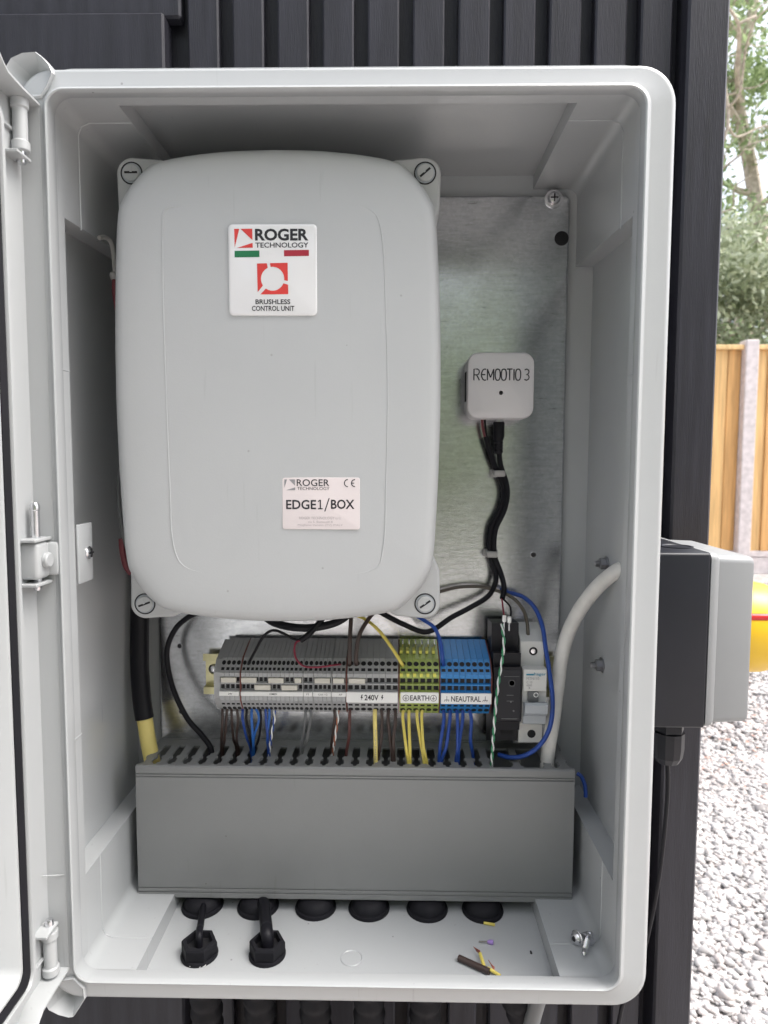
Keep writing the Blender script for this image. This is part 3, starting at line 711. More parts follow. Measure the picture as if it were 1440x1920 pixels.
GL = [[[(0, 0), (0, 1), (.38, 1), (.56, .9), (.6, .72), (.5, .54), (.34, .48), (.02, .48)], [(.3, .47), (.62, 0)]],
      [[(.84+x*.5, z) for x, z in [(1, .97), (.7, 1), (.35, .93), (.05, .7), (0, .5), (.05, .3), (.35, .07), (.7, 0), (1, .03)]], [(.86, .5), (1.26, .5)]],
      [[(1.5, 0), (1.5, 1)], [(1.5, .97), (1.84, .25)], [(1.84, .25), (2.18, .97)], [(2.18, 1), (2.18, 0)]], [oval(2.36, 2.92)], [oval(3.04, 3.60)], [[(3.66, 1), (4.26, 1)], [(3.96, 1), (3.96, 0)]], [[(4.44, 0), (4.44, 1)]], [oval(4.62, 5.18)],
      [[(5.62, .93), (5.85, 1), (6.06, .9), (6.1, .74), (6.02, .58), (5.82, .52), (6.04, .46), (6.13, .28), (6.06, .1), (5.84, 0), (5.6, .08)]]]
A0, A1 = P(888.5, 713, y=.1219), P(992.5, 692, y=.1219)
ink = MB()
for gl_ in GL:
    for st2 in gl_:
        q2 = [Vector((A0.x+a/6.13*(A1.x-A0.x), .1219, A0.z+b*(A1.z-A0.z))) for a, b in st2]
        ink.tube(q2, .0005, 6)
part('lettering', ink, M_INK, rec)
part('side_button', MB().box(cx-hw-.0006, cx-hw+.001, .130, .138, cz+ZC-.012, cz+ZC+.012, .0004, 1), M_HOLE, rec)
pc = P(935.5, 786, y=.136)
part('socket', MB().lathe((pc.x, .136, pc.z+.002), [(.0038, 0), (.0038, -.0042)], 'z', 16), M_ZINC, rec)
# power plug and its lead
ld = thing('power_lead', 'thick black power lead with barrel plug under the white receiver module', 'cable', V(pc.x, .136, .06))
part('plug', MB().lathe((pc.x, .136, pc.z-.0022), [(.0042, 0), (.0047, -.0008), (.0047, -.012), (.0040, -.014)]+[(r_, -.0145-.0012*i) for i in range(9) for r_ in ((.0039, .0033)[i % 2],)]+[(.0028, -.0262)], 'z', 20), M_BLK, ld)
ya = .1385
part('lead', MB().tube(pth((935, 840, .137), (936, 853, .138), (939, 874, ya), (949, 905, ya), (951, 930, ya), (945, 958, ya), (930, 990, ya), (926, 1020, ya), (928, 1045, ya), (939, 1075, ya), (945, 1100, ya-.005), (942, 1122, ya-.012)), .0023, 10), M_BLK, ld)
e0 = (941, 1121, ya-.011)
part('red_core', MB().tube(pth(e0, (943, 1140, .118), (946, 1158, .108)), .0007, 6), M_RED, ld, label='thin red core')
part('black_core', MB().tube(pth(e0, (955, 1135, .118), (958, 1150, .110), (955, 1162, .106)), .0008, 6), M_BLK, ld)
c2 = thing('receiver_cable', 'thin black cable from the receiver module curving under the control unit', 'cable', V(.08, .14, 0))
part('sheath', MB().tube(pth((911, 818, .139), (919, 848, .140), (929, 876, .1405), (941, 905, .1405), (944, 930, .1405), (936, 958, .1405), (923, 984, .1405), (918, 1012, .1405), (920, 1040, .1405), (928, 1069, .139), (929, 1092, .137), (915, 1118, .135), (880, 1140, .132), (846, 1158, .128), (812, 1181, .125), (790, 1184, .124), (760, 1172, .124), (735, 1160, .126), (690, 1135, .130)), .0022, 10), M_BLK, c2)
part('red_core', MB().tube(pth((904, 780, .138), (905, 800, .138), (910, 822, .139)), .0012, 6), M_PINK, c2, label='dull red core above the sheath')
part('black_core', MB().tube(pth((909, 780, .1375), (910, 800, .1375), (913, 822, .1385)), .0009, 6), M_BLK, c2)
for (px, py), l in (((936, 888), 'grey cable clip on the two black leads nearer the receiver module'), ((922, 1039), 'grey cable clip on the two black leads lower down the plate')):
    q = P(px, py, y=.1385)
    cl = thing('cable_clip', l, 'cable clip', (q.x, .14, q.z), 'clips on the receiver leads')
    part('strap', MB().box(q.x-.0048, q.x+.0048, .1345, .1479, q.z-.0026, q.z+.0026, .0016, 3), M_CLAMP, cl)
    part('foot', MB().box(q.x-.0062, q.x+.0062, .1455, .1479, q.z-.0032, q.z+.0032, .0008, 2), M_CLAMP, cl)

# ------------------------------------------------------------------ DIN rail and terminals
def TX(px): return P(px, 1250, y=.103).x
zr = P(600, 1265, y=.14).z-ZC
rail = thing('din_rail', 'yellow passivated steel mounting rail behind the row of terminal blocks', 'rail', V(0, .145, zr-.0175))
x0, x1 = P(381, 1250, y=.139).x, P(1050, 1250, y=.139).x
prof = [(.1478, -.0125), (.1470, -.0125), (.1400, -.0125), (.1400, -.0175), (.1390, -.0175), (.1390, -.0115), (.1468, -.0115), (.1468, .0115), (.1390, .0115), (.1390, .0175), (.1400, .0175), (.1400, .0125), (.1478, .0125)]
part('rail_profile', MB().loops([[V(x, yy, zr+zz) for yy, zz in prof] for x in (x0, x1)]), M_BRASS, rail, smooth=False)
q = P(401, 1254, y=.1468); part('rail_screw', MB().lathe((q.x, .1468, q.z), [(.0045, 0), (.0045, -.001), (.003, -.0025), (.001, -.003)], 'y', 16), M_ZINC, rail)

# profile of a terminal block (depth, height)
A_, B_, C_, D_, E_ = (.1300, -.0925), (.1125, -.0975), (.1020, -.1070), (.1020, -.1292), (.1120, -.1420)
TP = [(.142, -.0890), A_, B_, C_, (.1020, -.1100), (.1045, -.1108), (.1045, -.1145), (.1022, -.1150), (.1022, -.1160), (.1045, -.1166), (.1045, -.1205), (.1020, -.1212), D_, E_, (.128, -.1455), (.142, -.1455)]
def lerp2(a, b, t): return (a[0]+(b[0]-a[0])*t, a[1]+(b[1]-a[1])*t)
def make_terminal(pitch_, mt, label, group, earth=False):
    t = thing('terminal_block', label, 'terminal block', V(0, .12, -.1455), group)
    hw_ = pitch_/2-.00012
    L = [[V(-hw_, a, b) for a, b in TP], [V(hw_, a, b) for a, b in TP]]
    part('body', MB().loops(L), mt, t, smooth=False)
    d = Vector((0, C_[0]-B_[0], C_[1]-B_[1])).normalized(); nrm = Vector((0, d.z, -d.y))
    if nrm.y > 0: nrm = -nrm
    def on_face(tt, w_, h_, rnd, face):
        a, b_ = face; q = lerp2(a, b_, tt); dd = Vector((0, b_[0]-a[0], b_[1]-a[1])).normalized(); nn = Vector((0, dd.z, -dd.y)); nn = nn if nn.y < 0 else -nn
        o = V(0, q[0], q[1])+nn*.0001; l = []
        if rnd: l = [(w_*math.cos(R(360*k/14)), h_*math.sin(R(360*k/14))) for k in range(14)]
        else: l = [(-w_, -h_), (w_, -h_), (w_, h_), (-w_, h_)]
        return MB().loops([[o+Vector((u, 0, 0))+dd*v-nn*.0008 for u, v in l], [o+Vector((u, 0, 0))+dd*v for u, v in l]])
    rr = min(.0021, hw_*.84)
    part('wire_entry', on_face(.33, rr, .0021, True, (B_, C_)), M_HOLE, t)
    part('release_slot', on_face(.73, hw_*.66, .0013, False, (B_, C_)), M_HOLE, t)
    part('wire_entry', on_face(.70, rr, .0021, True, (D_, E_)), M_HOLE, t)
    part('release_slot', on_face(.32, hw_*.66, .0012, False, (D_, E_)), M_HOLE, t)
    for zc_ in (-.11265, -.11855):
        part('bridge_slot', MB().box(-hw_*.72, hw_*.72, .1041, .1052, zc_-.0016+ZC, zc_+.0016+ZC), M_HOLE, t)
    if earth:
        part('earth_clip', MB().tube([V(0, .131, -.096), V(0, .1255, -.0885), V(0, .126, -.087), V(0, .130, -.0865)], .0007, 6), M_ZINC, t)
    return t
def row(xs, pitch_, mt, labels, group, earth=False):
    src = None; out = []
    for i, (x, l) in enumerate(zip(xs, labels)):
        if src is None: src = make_terminal(pitch_, mt, l, group, earth); src.location.x = x; ORG[src.name].x = x; o = src
        else:
            o = copy_tree(src, (x, src.location.y, src.location.z)); o['label'] = l
        out.append(o)
    return out
ORDN = ['first', 'second', 'third', 'fourth', 'fifth', 'sixth', 'seventh', 'eighth', 'ninth', 'tenth', 'eleventh', 'twelfth', 'thirteenth', 'fourteenth']
secs = [(412, 449.5, 4, 'under the small 24V marker strip, counted from the rail end'), (452, 567, 14, 'over the long common marker strip, counted from the 24V group'),
        (568.5, 586.5, 2, 'in the pair after the common group, counted from it'), (588, 621, 4, 'in the group of four, counted from the grey pair'), (623, 648, 3, 'in the group of three, counted towards the 240V label')]
for a, b, n, l in secs:
    xa, xb = TX(a), TX(b); p_ = (xb-xa)/n
    row([xa+p_*(i+.5) for i in range(n)], p_, M_TGREY, ['%s slim grey terminal %s' % (ORDN[i], l) for i in range(n)], 'slim grey terminal blocks')
xa, xb = TX(651), TX(747); p_ = (xb-xa)/8
row([xa+p_*(i+.5) for i in range(8)], p_, M_TGREY, ['%s wide grey terminal block over the 240V label, counted from the slim ones' % ORDN[i] for i in range(8)], 'wide grey terminal blocks')
X240 = [xa+p_*(i+.5) for i in range(8)]
xa, xb = TX(749.5), TX(824); p_ = (xb-xa)/6
ts_ = row([xa+p_*(i+.5) for i in range(6)], p_, M_TGRN, ['%s green and yellow terminal over the EARTH label, counted from the 240V group' % ORDN[i] for i in range(6)], 'earth terminal blocks', True)
for t in ts_:                                   # yellow half of the two-coloured housing
    x = t.location.x; mb = MB()
    mb.box(x-p_/2+.00005, x-p_*.02, .1011, .1030, -.1088+ZC, -.1062+ZC); o = part('yellow_stripe', mb, M_TYEL, t)
    mb = MB().box(x-p_/2+.00005, x+p_*.1, .1011, .1030, -.1290+ZC, -.1225+ZC); part('yellow_stripe', mb, M_TYEL, t)
    mb = MB().box(x-p_/2+.00005, x-p_*.05, .1180, .1290, -.0948+ZC, -.0925+ZC); part('yellow_stripe', mb, M_TYEL, t)
xa, xb = TX(826), TX(921); p_ = (xb-xa)/8
row([xa+p_*(i+.5) for i in range(8)], p_, M_TBLU, ['%s blue terminal block over the NEAUTRAL label, counted from the earth blocks' % ORDN[i] for i in range(8)], 'blue neutral terminal blocks')
# end stop on the left and coloured end plates between the groups
es = MB().loops([[V(x, a, b) for a, b in [(.142, -.0905), (.131, -.0940), (.1135, -.0990), (.1045, -.1075), (.1045, -.1285), (.1135, -.1405), (.142, -.1445)]] for x in (TX(399.5), TX(411.4))])
single('end_stop', es, M_TGREY, 'grey end stop clamping the terminal row beside the bare rail end', 'end stop', smooth=False)
for px, l in ((450.8, 'between the 24V and common groups'), (567.8, 'after the common group'), (587.2, 'after the grey pair'), (622, 'between the groups of four and three'), (649.6, 'before the 240V group'), (748.3, 'between the 240V and earth groups'), (825, 'between the earth and blue groups'), (922.3, 'after the blue blocks')):
    x = TX(px); e = MB().loops([[V(x+s, a, b) for a, b in [(.142, -.0895), (.130, -.0922), (.1122, -.0970), (.1014, -.1068), (.1014, -.1294), (.1115, -.1424), (.142, -.146)]] for s in (-.00022, .00022)])
    red = px in (450.8, 649.6, 748.3, 825, 922.3)
    single('end_plate', e, M_ORG if red else M_TGREY, ('thin orange end plate ' if red else 'thin grey end plate ')+l, 'end plate', 'end plates in the terminal row', smooth=False)
# white markers pushed into the bridge slots
for a, b, r_, l in ((414.5, 443.5, 0, 'on the 24V group'), (452.5, 481.5, 0, 'at the start of the common group, upper row'), (503, 532.5, 0, 'mid common group, upper row'), (552.5, 565.5, 0, 'short, at the end of the common group'),
                    (590, 619, 0, 'on the group of four'), (624.5, 645.5, 0, 'on the group of three'), (653.5, 685, 0, 'on the 240V group'), (477.5, 507.5, 1, 'lower row, nearer the 24V group'), (528, 558, 1, 'lower row, mid common group')):
    z0 = (-.1146, -.1205)[r_]
    k = thing('bridge_marker', 'cream bridge marker '+l, 'marker', V((TX(a)+TX(b))/2, .103, z0), 'cream markers on grey terminals')
    part('cap', MB().box(TX(a), TX(b), .1008, .1030, z0+ZC, z0+.0041+ZC, .0004, 1), M_TAG, k)
    part('bridge_bar', MB().box(TX(a)+.0006, TX(b)-.0006, .1031, .1055, z0+.0008+ZC, z0+.0030+ZC), M_ORG, k)
# printed marker strips
def mstrip(a, b, z0, z1, label, words, yy=.1004, cat='marker strip'):
    t = thing('marker_strip', label, cat, V((TX(a)+TX(b))/2, .101, z0))
    part('strip', MB().box(TX(a), TX(b), yy, .1018, z0+ZC, z1+ZC, .0002, 1), M_WHT, t)
    for s, u0, u1, v0, v1, off in words:
        X0, X1 = TX(a)+(TX(b)-TX(a))*u0, TX(a)+(TX(b)-TX(a))*u1
        part('lettering', text(s, X0, X1, ZC+z0+(z1-z0)*v0, ZC+z0+(z1-z0)*v1, yy-.0001, off), M_INK, t, smooth=False)
    return t
mstrip(411.5, 449, -.1252, -.1217, 'narrow white strip printed 24V', [('24V', .45, .66, .28, .72, .01)])
mstrip(452, 569, -.1252, -.1217, 'long narrow white strip printed COMMON', [('COMMON', .46, .58, .28, .74, .01)])
mstrip(569.6, 586, -.1252, -.1217, 'tiny white strip printed FT beside the long COMMON strip', [('FT', .35, .65, .3, .7, 0)])
mstrip(587, 621, -.1252, -.1217, 'narrow white strip printed COS 1/2', [('COS 1/2', .3, .8, .3, .7, 0)])
mstrip(622, 649, -.1252, -.1217, 'narrow white strip printed AP', [('AP', .5, .74, .3, .7, 0)])
def bolt(par, cx, cz, h, y):                    # lightning mark
    s = h/2; pts = [(-.02, 1), (.42, 1), (.1, .25), (.5, .25), (-.2, -1), (-.02, -.1), (-.42, -.1)]
    v = [(cx+a*s*.9, y, cz+b*s) for a, b in pts]
    part('bolt_mark', MB().add(v, [(0, 1, 2, 6), (2, 3, 4, 5), (2, 5, 6)]), M_INK, par, smooth=False)
zl0, zl1 = -.1297, -.1212
t = mstrip(649.8, 745.5, zl0, zl1, 'white label printed 240V between two lightning marks', [('240V', .355, .63, .24, .78, .02)], .0999, 'label')
for u in (.30, .70): bolt(t, TX(649.8)+(TX(745.5)-TX(649.8))*u, ZC+(zl0+zl1)/2, .0048, .0998)
for o in t.children: pass
t = mstrip(751, 822.5, zl0, zl1, 'white label printed EARTH between two earth marks', [('EARTH', .255, .755, .26, .76, .015)], .0999, 'label')
for u in (.145, .865):
    cx_, cz_ = TX(751)+(TX(822.5)-TX(751))*u, ZC+(zl0+zl1)/2; r_ = .0026
    mb = MB()
    n = 20
    vs = [(cx_+rr*math.cos(2*math.pi*k/n), .0998, cz_+rr*math.sin(2*math.pi*k/n)) for rr in (r_, r_*.84) for k in range(n)]
    mb.add(vs, [(k, (k+1) % n, n+(k+1) % n, n+k) for k in range(n)])
    def rc(a, b, c_, d): mb.add([(cx_+a, .0998, cz_+b), (cx_+c_, .0998, cz_+b), (cx_+c_, .0998, cz_+d), (cx_+a, .0998, cz_+d)], [(0, 1, 2, 3)])
    rc(-.0002, 0, .0002, .0016); rc(-.0014, -.0002, .0014, .0002); rc(-.0009, -.0009, .0009, -.0005); rc(-.0004, -.0016, .0004, -.0012)
    part('earth_mark', mb, M_INK, t, smooth=False)
t = mstrip(827, 921.5, zl0-.0004, zl1-.0004, 'white label printed NEAUTRAL between two ground marks', [('NEAUTRAL', .2, .79, .24, .76, .015)], .0999, 'label')
for u in (.115, .875):
    cx_, cz_ = TX(827)+(TX(921.5)-TX(827))*u, ZC+(zl0+zl1)/2-.0004; mb = MB()
    def rq(p0, p1, p2, p3): mb.add([(cx_+a, .0998, cz_+b) for a, b in (p0, p1, p2, p3)], [(0, 1, 2, 3)])
    rq((-.0002, -.0008), (.0002, -.0008), (.0002, .0022), (-.0002, .0022)); rq((-.0018, -.0011), (.0018, -.0011), (.0018, -.0007), (-.0018, -.0007))
    for dx in (-.0016, 0, .0016): rq((dx-.0007, -.0022), (dx-.0003, -.0022), (dx+.0003, -.0011), (dx-.0001, -.0011))
    part('ground_mark', mb, M_INK, t, smooth=False)

# ------------------------------------------------------------------ power supply and breaker
def prof_box(xa, xb, pr): return MB().loops([[Vector((xa, a, b)) for a, b in pr], [Vector((xb, a, b)) for a, b in pr]])
def zz(px, py, y): return P(px, py, y=y).z
xa, xb = P(925, 1300, y=.103).x, P(977, 1300, y=.103).x
psu = thing('power_supply', 'black slim power supply module between the blue terminals and the breaker', 'power supply', (xa, .12, zz(950, 1392, .12)))
pr = [(.142, zz(940, 1160, .142)), (.118, zz(950, 1168, .118)), (.118, zz(950, 1222, .118)), (.106, zz(950, 1224, .106)), (.106, zz(950, 1249, .106)), (.1005, zz(950, 1251, .1005)), (.1005, zz(950, 1352, .1005)), (.106, zz(950, 1353, .106)), (.108, zz(950, 1368, .108)), (.118, zz(950, 1368, .118)), (.118, zz(950, 1388, .118)), (.142, zz(950, 1388, .142))]
part('case', prof_box(xa, xb, pr), M_PSU, psu, smooth=False)
part('front_frame', MB().box(xa+.0012, xb-.0012, .0999, .1008, zz(950, 1348, .1), zz(950, 1256, .1), .0003, 1), M_ISOB, psu)
q = P(960, 1281, y=.0998); part('trim_screw', MB().lathe((q.x, .0998, q.z), [(.0026, .0001), (.0026, 0), (.0018, .0002)], 'y', 16), M_GRYW, psu)
for a, b, c_, d in ((945, 1268, 974, 1269), (950, 1303, 963, 1304.2), (950, 1314, 963, 1315), (940, 1347, 970, 1348.6)):
    u, v = P(a, b, y=.0997), P(c_, d, y=.0997); part('print_line', poly([(u.x, .0997, u.z), (v.x, .0997, u.z), (v.x, .0997, v.z), (u.x, .0997, v.z)]), M_GRYW, psu, smooth=False)
for (a, b) in ((958, 1316), (963, 1333)):
    q = P(a, b, y=.0997); part('indicator', MB().lathe((q.x, .0998, q.z), [(.0007, .0001), (.0007, -.0002)], 'y', 8), M_GRYW, psu)
q = P(958, 1203, y=.1178); part('terminal_screw', MB().lathe((q.x, .1178, q.z), [(.003, .0002), (.003, 0)], 'y', 16), M_HOLE, psu)
q = P(942, 1203, y=.1178); part('terminal_screw', MB().lathe((q.x, .1178, q.z), [(.003, .0002), (.003, 0)], 'y', 16), M_HOLE, psu)
q = P(950, 1374, y=.1177); part('terminal_slot', MB().box(q.x-.005, q.x+.005, .1176, .119, q.z-.0015, q.z+.0015), M_HOLE, psu)
xa, xb = P(979.5, 1300, y=.103).x, P(1024.5, 1300, y=.103).x
mcb = thing('circuit_breaker', 'pale grey circuit breaker with its lever down beside the black power supply', 'circuit breaker', (xa, .12, zz(1000, 1394, .12)))
pr = [(.142, zz(1000, 1166, .142)), (.128, zz(1000, 1180, .128)), (.114, zz(1000, 1203, .114)), (.114, zz(1000, 1248, .114)), (.1035, zz(1000, 1254, .1035)), (.1035, zz(1000, 1348, .1035)), (.116, zz(1000, 1356, .116)), (.116, zz(1000, 1392, .116)), (.142, zz(1000, 1394, .142))]
part('case', prof_box(xa, xb, pr), M_MCB, mcb, smooth=False)
part('front_face', MB().box(xa+.0003, xb-.0003, .1012, .1034, zz(1005, 1296, .102), zz(1005, 1255, .102), .0005, 1), M_MCB, mcb)
for py, y in ((1221, .1138), (1376, .1158)):
    q = P(1000 if py < 1300 else 996.5, py, y=y)
    t_ = part('terminal_hole', MB().lathe((q.x, y+.0001, q.z), [(.0034, .0001), (.0034, -.0001)], 'y', 20), M_HOLE, mcb)
    if py < 1300: part('terminal_screw', MB().lathe((q.x, y-.0001, q.z), [(.002, .0), (.0012, -.0001)], 'y', 12), M_ZINC, t_)
sw = MB().box(P(1000, 1300, y=.101).x-.0042, P(1000, 1300, y=.101).x+.0042, .1005, .1034, zz(1005, 1315, .102), zz(1005, 1296.5, .102), .0004, 1)
part('switch_window', sw, M_GRYW, mcb)
q = P(1005, 1303, y=.1003)
n = 16; vs = [(q.x+rr*math.cos(2*math.pi*k/n), .1003, q.z+rr*math.sin(2*math.pi*k/n)) for rr in (.002, .0014) for k in range(n)]
part('off_mark', MB().add(vs, [(k, (k+1) % n, n+(k+1) % n, n+k) for k in range(n)]), M_WHT, mcb, smooth=False)
pr = [(.1034, zz(1000, 1316, .1034)), (.0950, zz(1000, 1318, .0950)), (.0935, zz(1000, 1323, .0935)), (.0945, zz(1000, 1338, .0945)), (.1000, zz(1000, 1343, .100)), (.1015, zz(1000, 1357, .1015)), (.1034, zz(1000, 1358, .1034))]
part('lever', prof_box(xa+.0006, xb-.0006, pr), M_MCBL, mcb, smooth=False)
inkpx('hager', 1001.5, 1261, 1024, 1268.5, M_TEAL, mcb, .1010, .01)
u, v = P(987, 1263.5, y=.1010), P(1001, 1266.5, y=.1010); part('brand_bar', poly([(u.x, .1010, u.z), (v.x, .1010, u.z), (v.x, .1010, v.z), (u.x, .1010, v.z)]), M_TEAL, mcb, smooth=False)
inkpx('MTN110', 987.5, 1269.5, 1011, 1275, M_LINK, mcb, .1010, 0); inkpx('C 10', 987.5, 1277, 998, 1281.5, M_LINK, mcb, .1010, 0); inkpx('6000', 987.5, 1283, 997.5, 1287, M_LINK, mcb, .1010, 0); inkpx('3', 990, 1288, 994, 1292, M_LINK, mcb, .1010, 0)

# ------------------------------------------------------------------ wiring duct
YD = .092; ZT, ZB = -.1795, -.2895; DX = .1735
duct = thing('wiring_duct', 'long grey slotted wiring duct below the terminal row', 'wiring duct', V(0, .12, ZB))
cov = MB()
f = [(YD+.0045, ZT-.0003), (YD+.0012, ZT), (YD, ZT-.0012), (YD, ZT-.0060), (YD+.0010, ZT-.0064), (YD+.0010, ZT-.0069), (YD, ZT-.0073), (YD, ZT-.0082), (YD+.0010, ZT-.0086), (YD+.0010, ZT-.0091), (YD, ZT-.0095)]
f += [(YD-.0006, (ZT+ZB)/2)]
f += [(YD, ZB+.0095), (YD+.0010, ZB+.0091), (YD+.0010, ZB+.0086), (YD, ZB+.0082), (YD, ZB+.0060), (YD+.0010, ZB+.0056), (YD+.0010, ZB+.005), (YD, ZB+.0046), (YD, ZB+.0012), (YD+.0012, ZB), (YD+.010, ZB+.0005), (YD+.010, ZB+.002), (YD+.002, ZB+.002), (YD+.002, ZT-.002), (YD+.0045, ZT-.002)]
part('cover', MB().loops([[V(x, a, b) for a, b in f] for x in (-DX, DX)]), M_DUCT, duct, ang=20)
part('back', MB().box(-DX+.001, DX-.001, .1455, .1478, ZB+.001+ZC, ZT-.001+ZC), M_DUCT, duct)
part('top_web', MB().box(-DX+.001, DX-.001, .1335, .1454, ZT-.0030+ZC, ZT-.0012+ZC), M_DUCT, duct)
NF = 28; pt = 2*DX/NF
# slot half-width along the depth, front to back
sl_ = [(.0960, .0016), (.1010, .0016), (.1016, .0034), (.1090, .0034), (.1107, .0017), (.1133, .0017), (.1153, .0033), (.1290, .0031), (.1334, .0028)]
def finger(zz_, th):
    r_ = [(pt/2-h, y) for y, h in sl_]
    out = [(a, y) for a, y in r_]+[(-a, y) for a, y in reversed(r_)]
    return [[V(a, y, z) for a, y in out] for z in (zz_-th, zz_)]
me0 = None
skip = {23, 25}
for i in range(NF):
    if i in skip: continue
    x = -DX+pt*(i+.5)
    if me0 is None:
        o = part('finger', MB().loops(finger(ZT-.0012, .0016)), M_DUCT, duct, smooth=False); me0 = o
        o.location.x = x
    else:
        c_ = me0.copy(); C.objects.link(c_); c_.parent = duct; c_.location.x = x; o = c_
    b_ = o.copy(); C.objects.link(b_); b_.parent = duct; b_.location.x = x; b_.location.z = -(ZT-ZB)+.0040
part('bottom_web', MB().box(-DX+.001, DX-.001, .1335, .1454, ZB+.0012+ZC, ZB+.0030+ZC), M_DUCT, duct)

# ------------------------------------------------------------------ wires
WN = [0]
def wire(name, label, mt, pts, r, group=None, seg=8, cat='wire'):
    return single(name, MB().tube(pts, r, seg), mt, label, cat, group)
def drop(label, mt, xt, xs, ys, r, group=None, bend=0, yt=1331):
    """wire from a lower terminal entry down into a duct slot"""
    s = P(xs, ys, z=ZT-.0012)
    a = P(xt, yt-2, y=.1105); b = P(xt+bend, yt+18, y=.1075)
    s2 = s+Vector((0, .001, -.022)); m_ = b.lerp(s, .45+.2*random.random())+Vector((random.uniform(-.0016, .0016), -.002+random.uniform(-.0025, .001), 0)); b = b+Vector((random.uniform(-.0006, .0006), random.uniform(-.0015, .001), 0))
    return wire('wire', label, mt, smooth_path([a, b, m_, s, s2]), r, group)
g_ = 'wires dropping into the duct'
drop('dark brown wire from the first terminal of the 24V group', M_BRN, 417, 415, 1407, .0011, g_, 0)
drop('dark brown wire from the second terminal of the 24V group', M_BRN, 426, 418, 1406, .0011, g_, -1)
drop('dark brown wire from the third terminal of the 24V group', M_BRN, 434, 443, 1404, .0011, g_, 1)
drop('dark brown wire from the fourth terminal of the 24V group', M_BRN, 444, 447, 1404, .0011, g_, 1)
drop('blue wire from the first terminal of the common group', M_BLUW, 455, 471, 1409, .0011, g_, 1)
drop('black wire between blue wires at the common group', M_BLK, 463, 473, 1409, .0010, g_)
drop('light blue wire beside the black one at the common group', M_LBLU, 472, 474, 1410, .0011, g_)
drop('light blue wire bowing out at the common group', M_LBLU, 480, 476, 1410, .0011, g_, 4)
drop('black wire just before the blue and white pair at the common group', M_BLK, 488, 478, 1409, .0010, g_, 2)
drop('blue wire running into the slot beside the blue and white pair', M_BLUW, 498, 503, 1413, .0011, g_)
drop('bright blue wire touching the blue and white pair', M_LBLU, 505, 505, 1413, .0010, g_, -1)
drop('grey wire from the first terminal of the grey pair', M_GRYW, 573, 563, 1414, .0011, g_)
drop('grey wire from the second terminal of the grey pair', M_GRYW, 582, 566, 1413, .0011, g_)
drop('dark brown wire beside the brown and white pair', M_BRN, 627, 621, 1414, .0011, g_)
drop('reddish brown wire under the first 240V terminal', mat('reddish wire', (.09, .03, .028), .42), 656, 649, 1417, .0013, g_)
drop('brown wire beside the broad yellow lead under the 240V label', M_BRN, 715, 709, 1425, .0013, g_, 0)
drop('dark brown wire under the 240V label, nearer the yellow lead', M_BRN, 729, 736, 1427, .0014, g_, 0)
drop('dark brown wire under the last 240V terminal', M_BRN, 741, 739, 1427, .0014, g_, 0)
for xt, xs, l in ((756.5, 765.5, 'first'), (767, 769, 'second'), (782, 795, 'third'), (792, 800, 'fourth')):
    drop('yellow and green earth wire, %s under the EARTH label' % l, M_YEL, xt, xs, 1431, .00125, g_)
for xt, xs, b_, l in ((831, 823, 0, 'first'), (844, 828, -1, 'second'), (856, 855, 1, 'third'), (867, 859, 0, 'fourth'), (879.5, 887, 3, 'fifth')):
    drop('blue wire, %s under the NEAUTRAL label' % l, M_BLUW, xt, xs, 1428 if xs < 880 else 1420, .0014, g_, b_)
s = P(704.5, 1428, z=ZT-.0012)
yw = thing('yellow_lead', 'broad yellow lead with small print under the 240V label', 'wire', P(704, 1335, y=.108))
part('sheath', MB().tube(smooth_path([P(703, 1330, y=.110), P(703, 1352, y=.1065), P(704, 1390, y=.106), s, s+Vector((0, 0, -.02))]), .00175, 12), M_YELC, yw)
q0, q1 = P(701.3, 1425, y=.1036), P(706.8, 1368, y=.1036)
tm = text('NYM-J 0.6/1kV', 0, q1.z-q0.z, 0, .0016, 0)
mb = MB().add([Vector((704.2*0+P(704.4, 1400, y=.104).x+.0008-v.z, .1043, q0.z+v.x)) for v in tm.v], tm.f); part('print', mb, M_LINK, yw, smooth=False)
def twisted(name, label, mt1, mt2, pts, r, d, turns, cat='wire'):
    t = thing(name, label, cat, pts[-1]); n = len(pts)
    for k, (m_, nm) in enumerate(((mt1, 'coloured_core'), (mt2, 'white_core'))):
        q = []
        for i, p in enumerate(pts):
            a = 2*math.pi*turns*i/n+k*math.pi
            q.append(p+Vector((math.cos(a)*d, math.sin(a)*d, 0)))
        part(nm, MB().tube(q, r, 6), m_, t)
    return t
def dense(pts, n=80):
    L = [0]
    for a, b in zip(pts, pts[1:]): L.append(L[-1]+(b-a).length)
    out = []; j = 0
    for i in range(n+1):
        t = L[-1]*i/n
        while j < len(L)-2 and L[j+1] < t: j += 1
        out.append(pts[j].lerp(pts[j+1], (t-L[j])/max(1e-9, L[j+1]-L[j])))
    return out
s = P(505, 1417, z=ZT-.001); twisted('twisted_pair', 'twisted blue and white pair dropping from the common group', M_BLUW, M_WHT, dense(smooth_path([P(515, 1332, y=.110), P(514, 1350, y=.107), P(509, 1380, y=.107), s, s+Vector((0, 0, -.015))])), .0006, .0006, 4)
s = P(624, 1416, z=ZT-.001); twisted('twisted_pair', 'twisted brown and white pair dropping from the group of three', mat('copper brown wire', (.30, .10, .05), .42), M_WHT, dense(smooth_path([P(634, 1332, y=.110), P(633, 1350, y=.107), P(628, 1385, y=.107), s, s+Vector((0, 0, -.015))])), .0006, .0006, 4)
twisted('twisted_pair', 'twisted green and white pair hanging in front of the black power supply', M_GRNW, M_WHT, dense(pth((941, 1170, .108), (943, 1185, .103), (945, 1202, .097), (942, 1235, .095), (936, 1270, .0945), (932, 1300, .0945), (929, 1330, .0945), (926, 1370, .0955), (924, 1400, .098), (922, 1432, .101), (921, 1448, .104)), 150), .00068, .00068, 8)
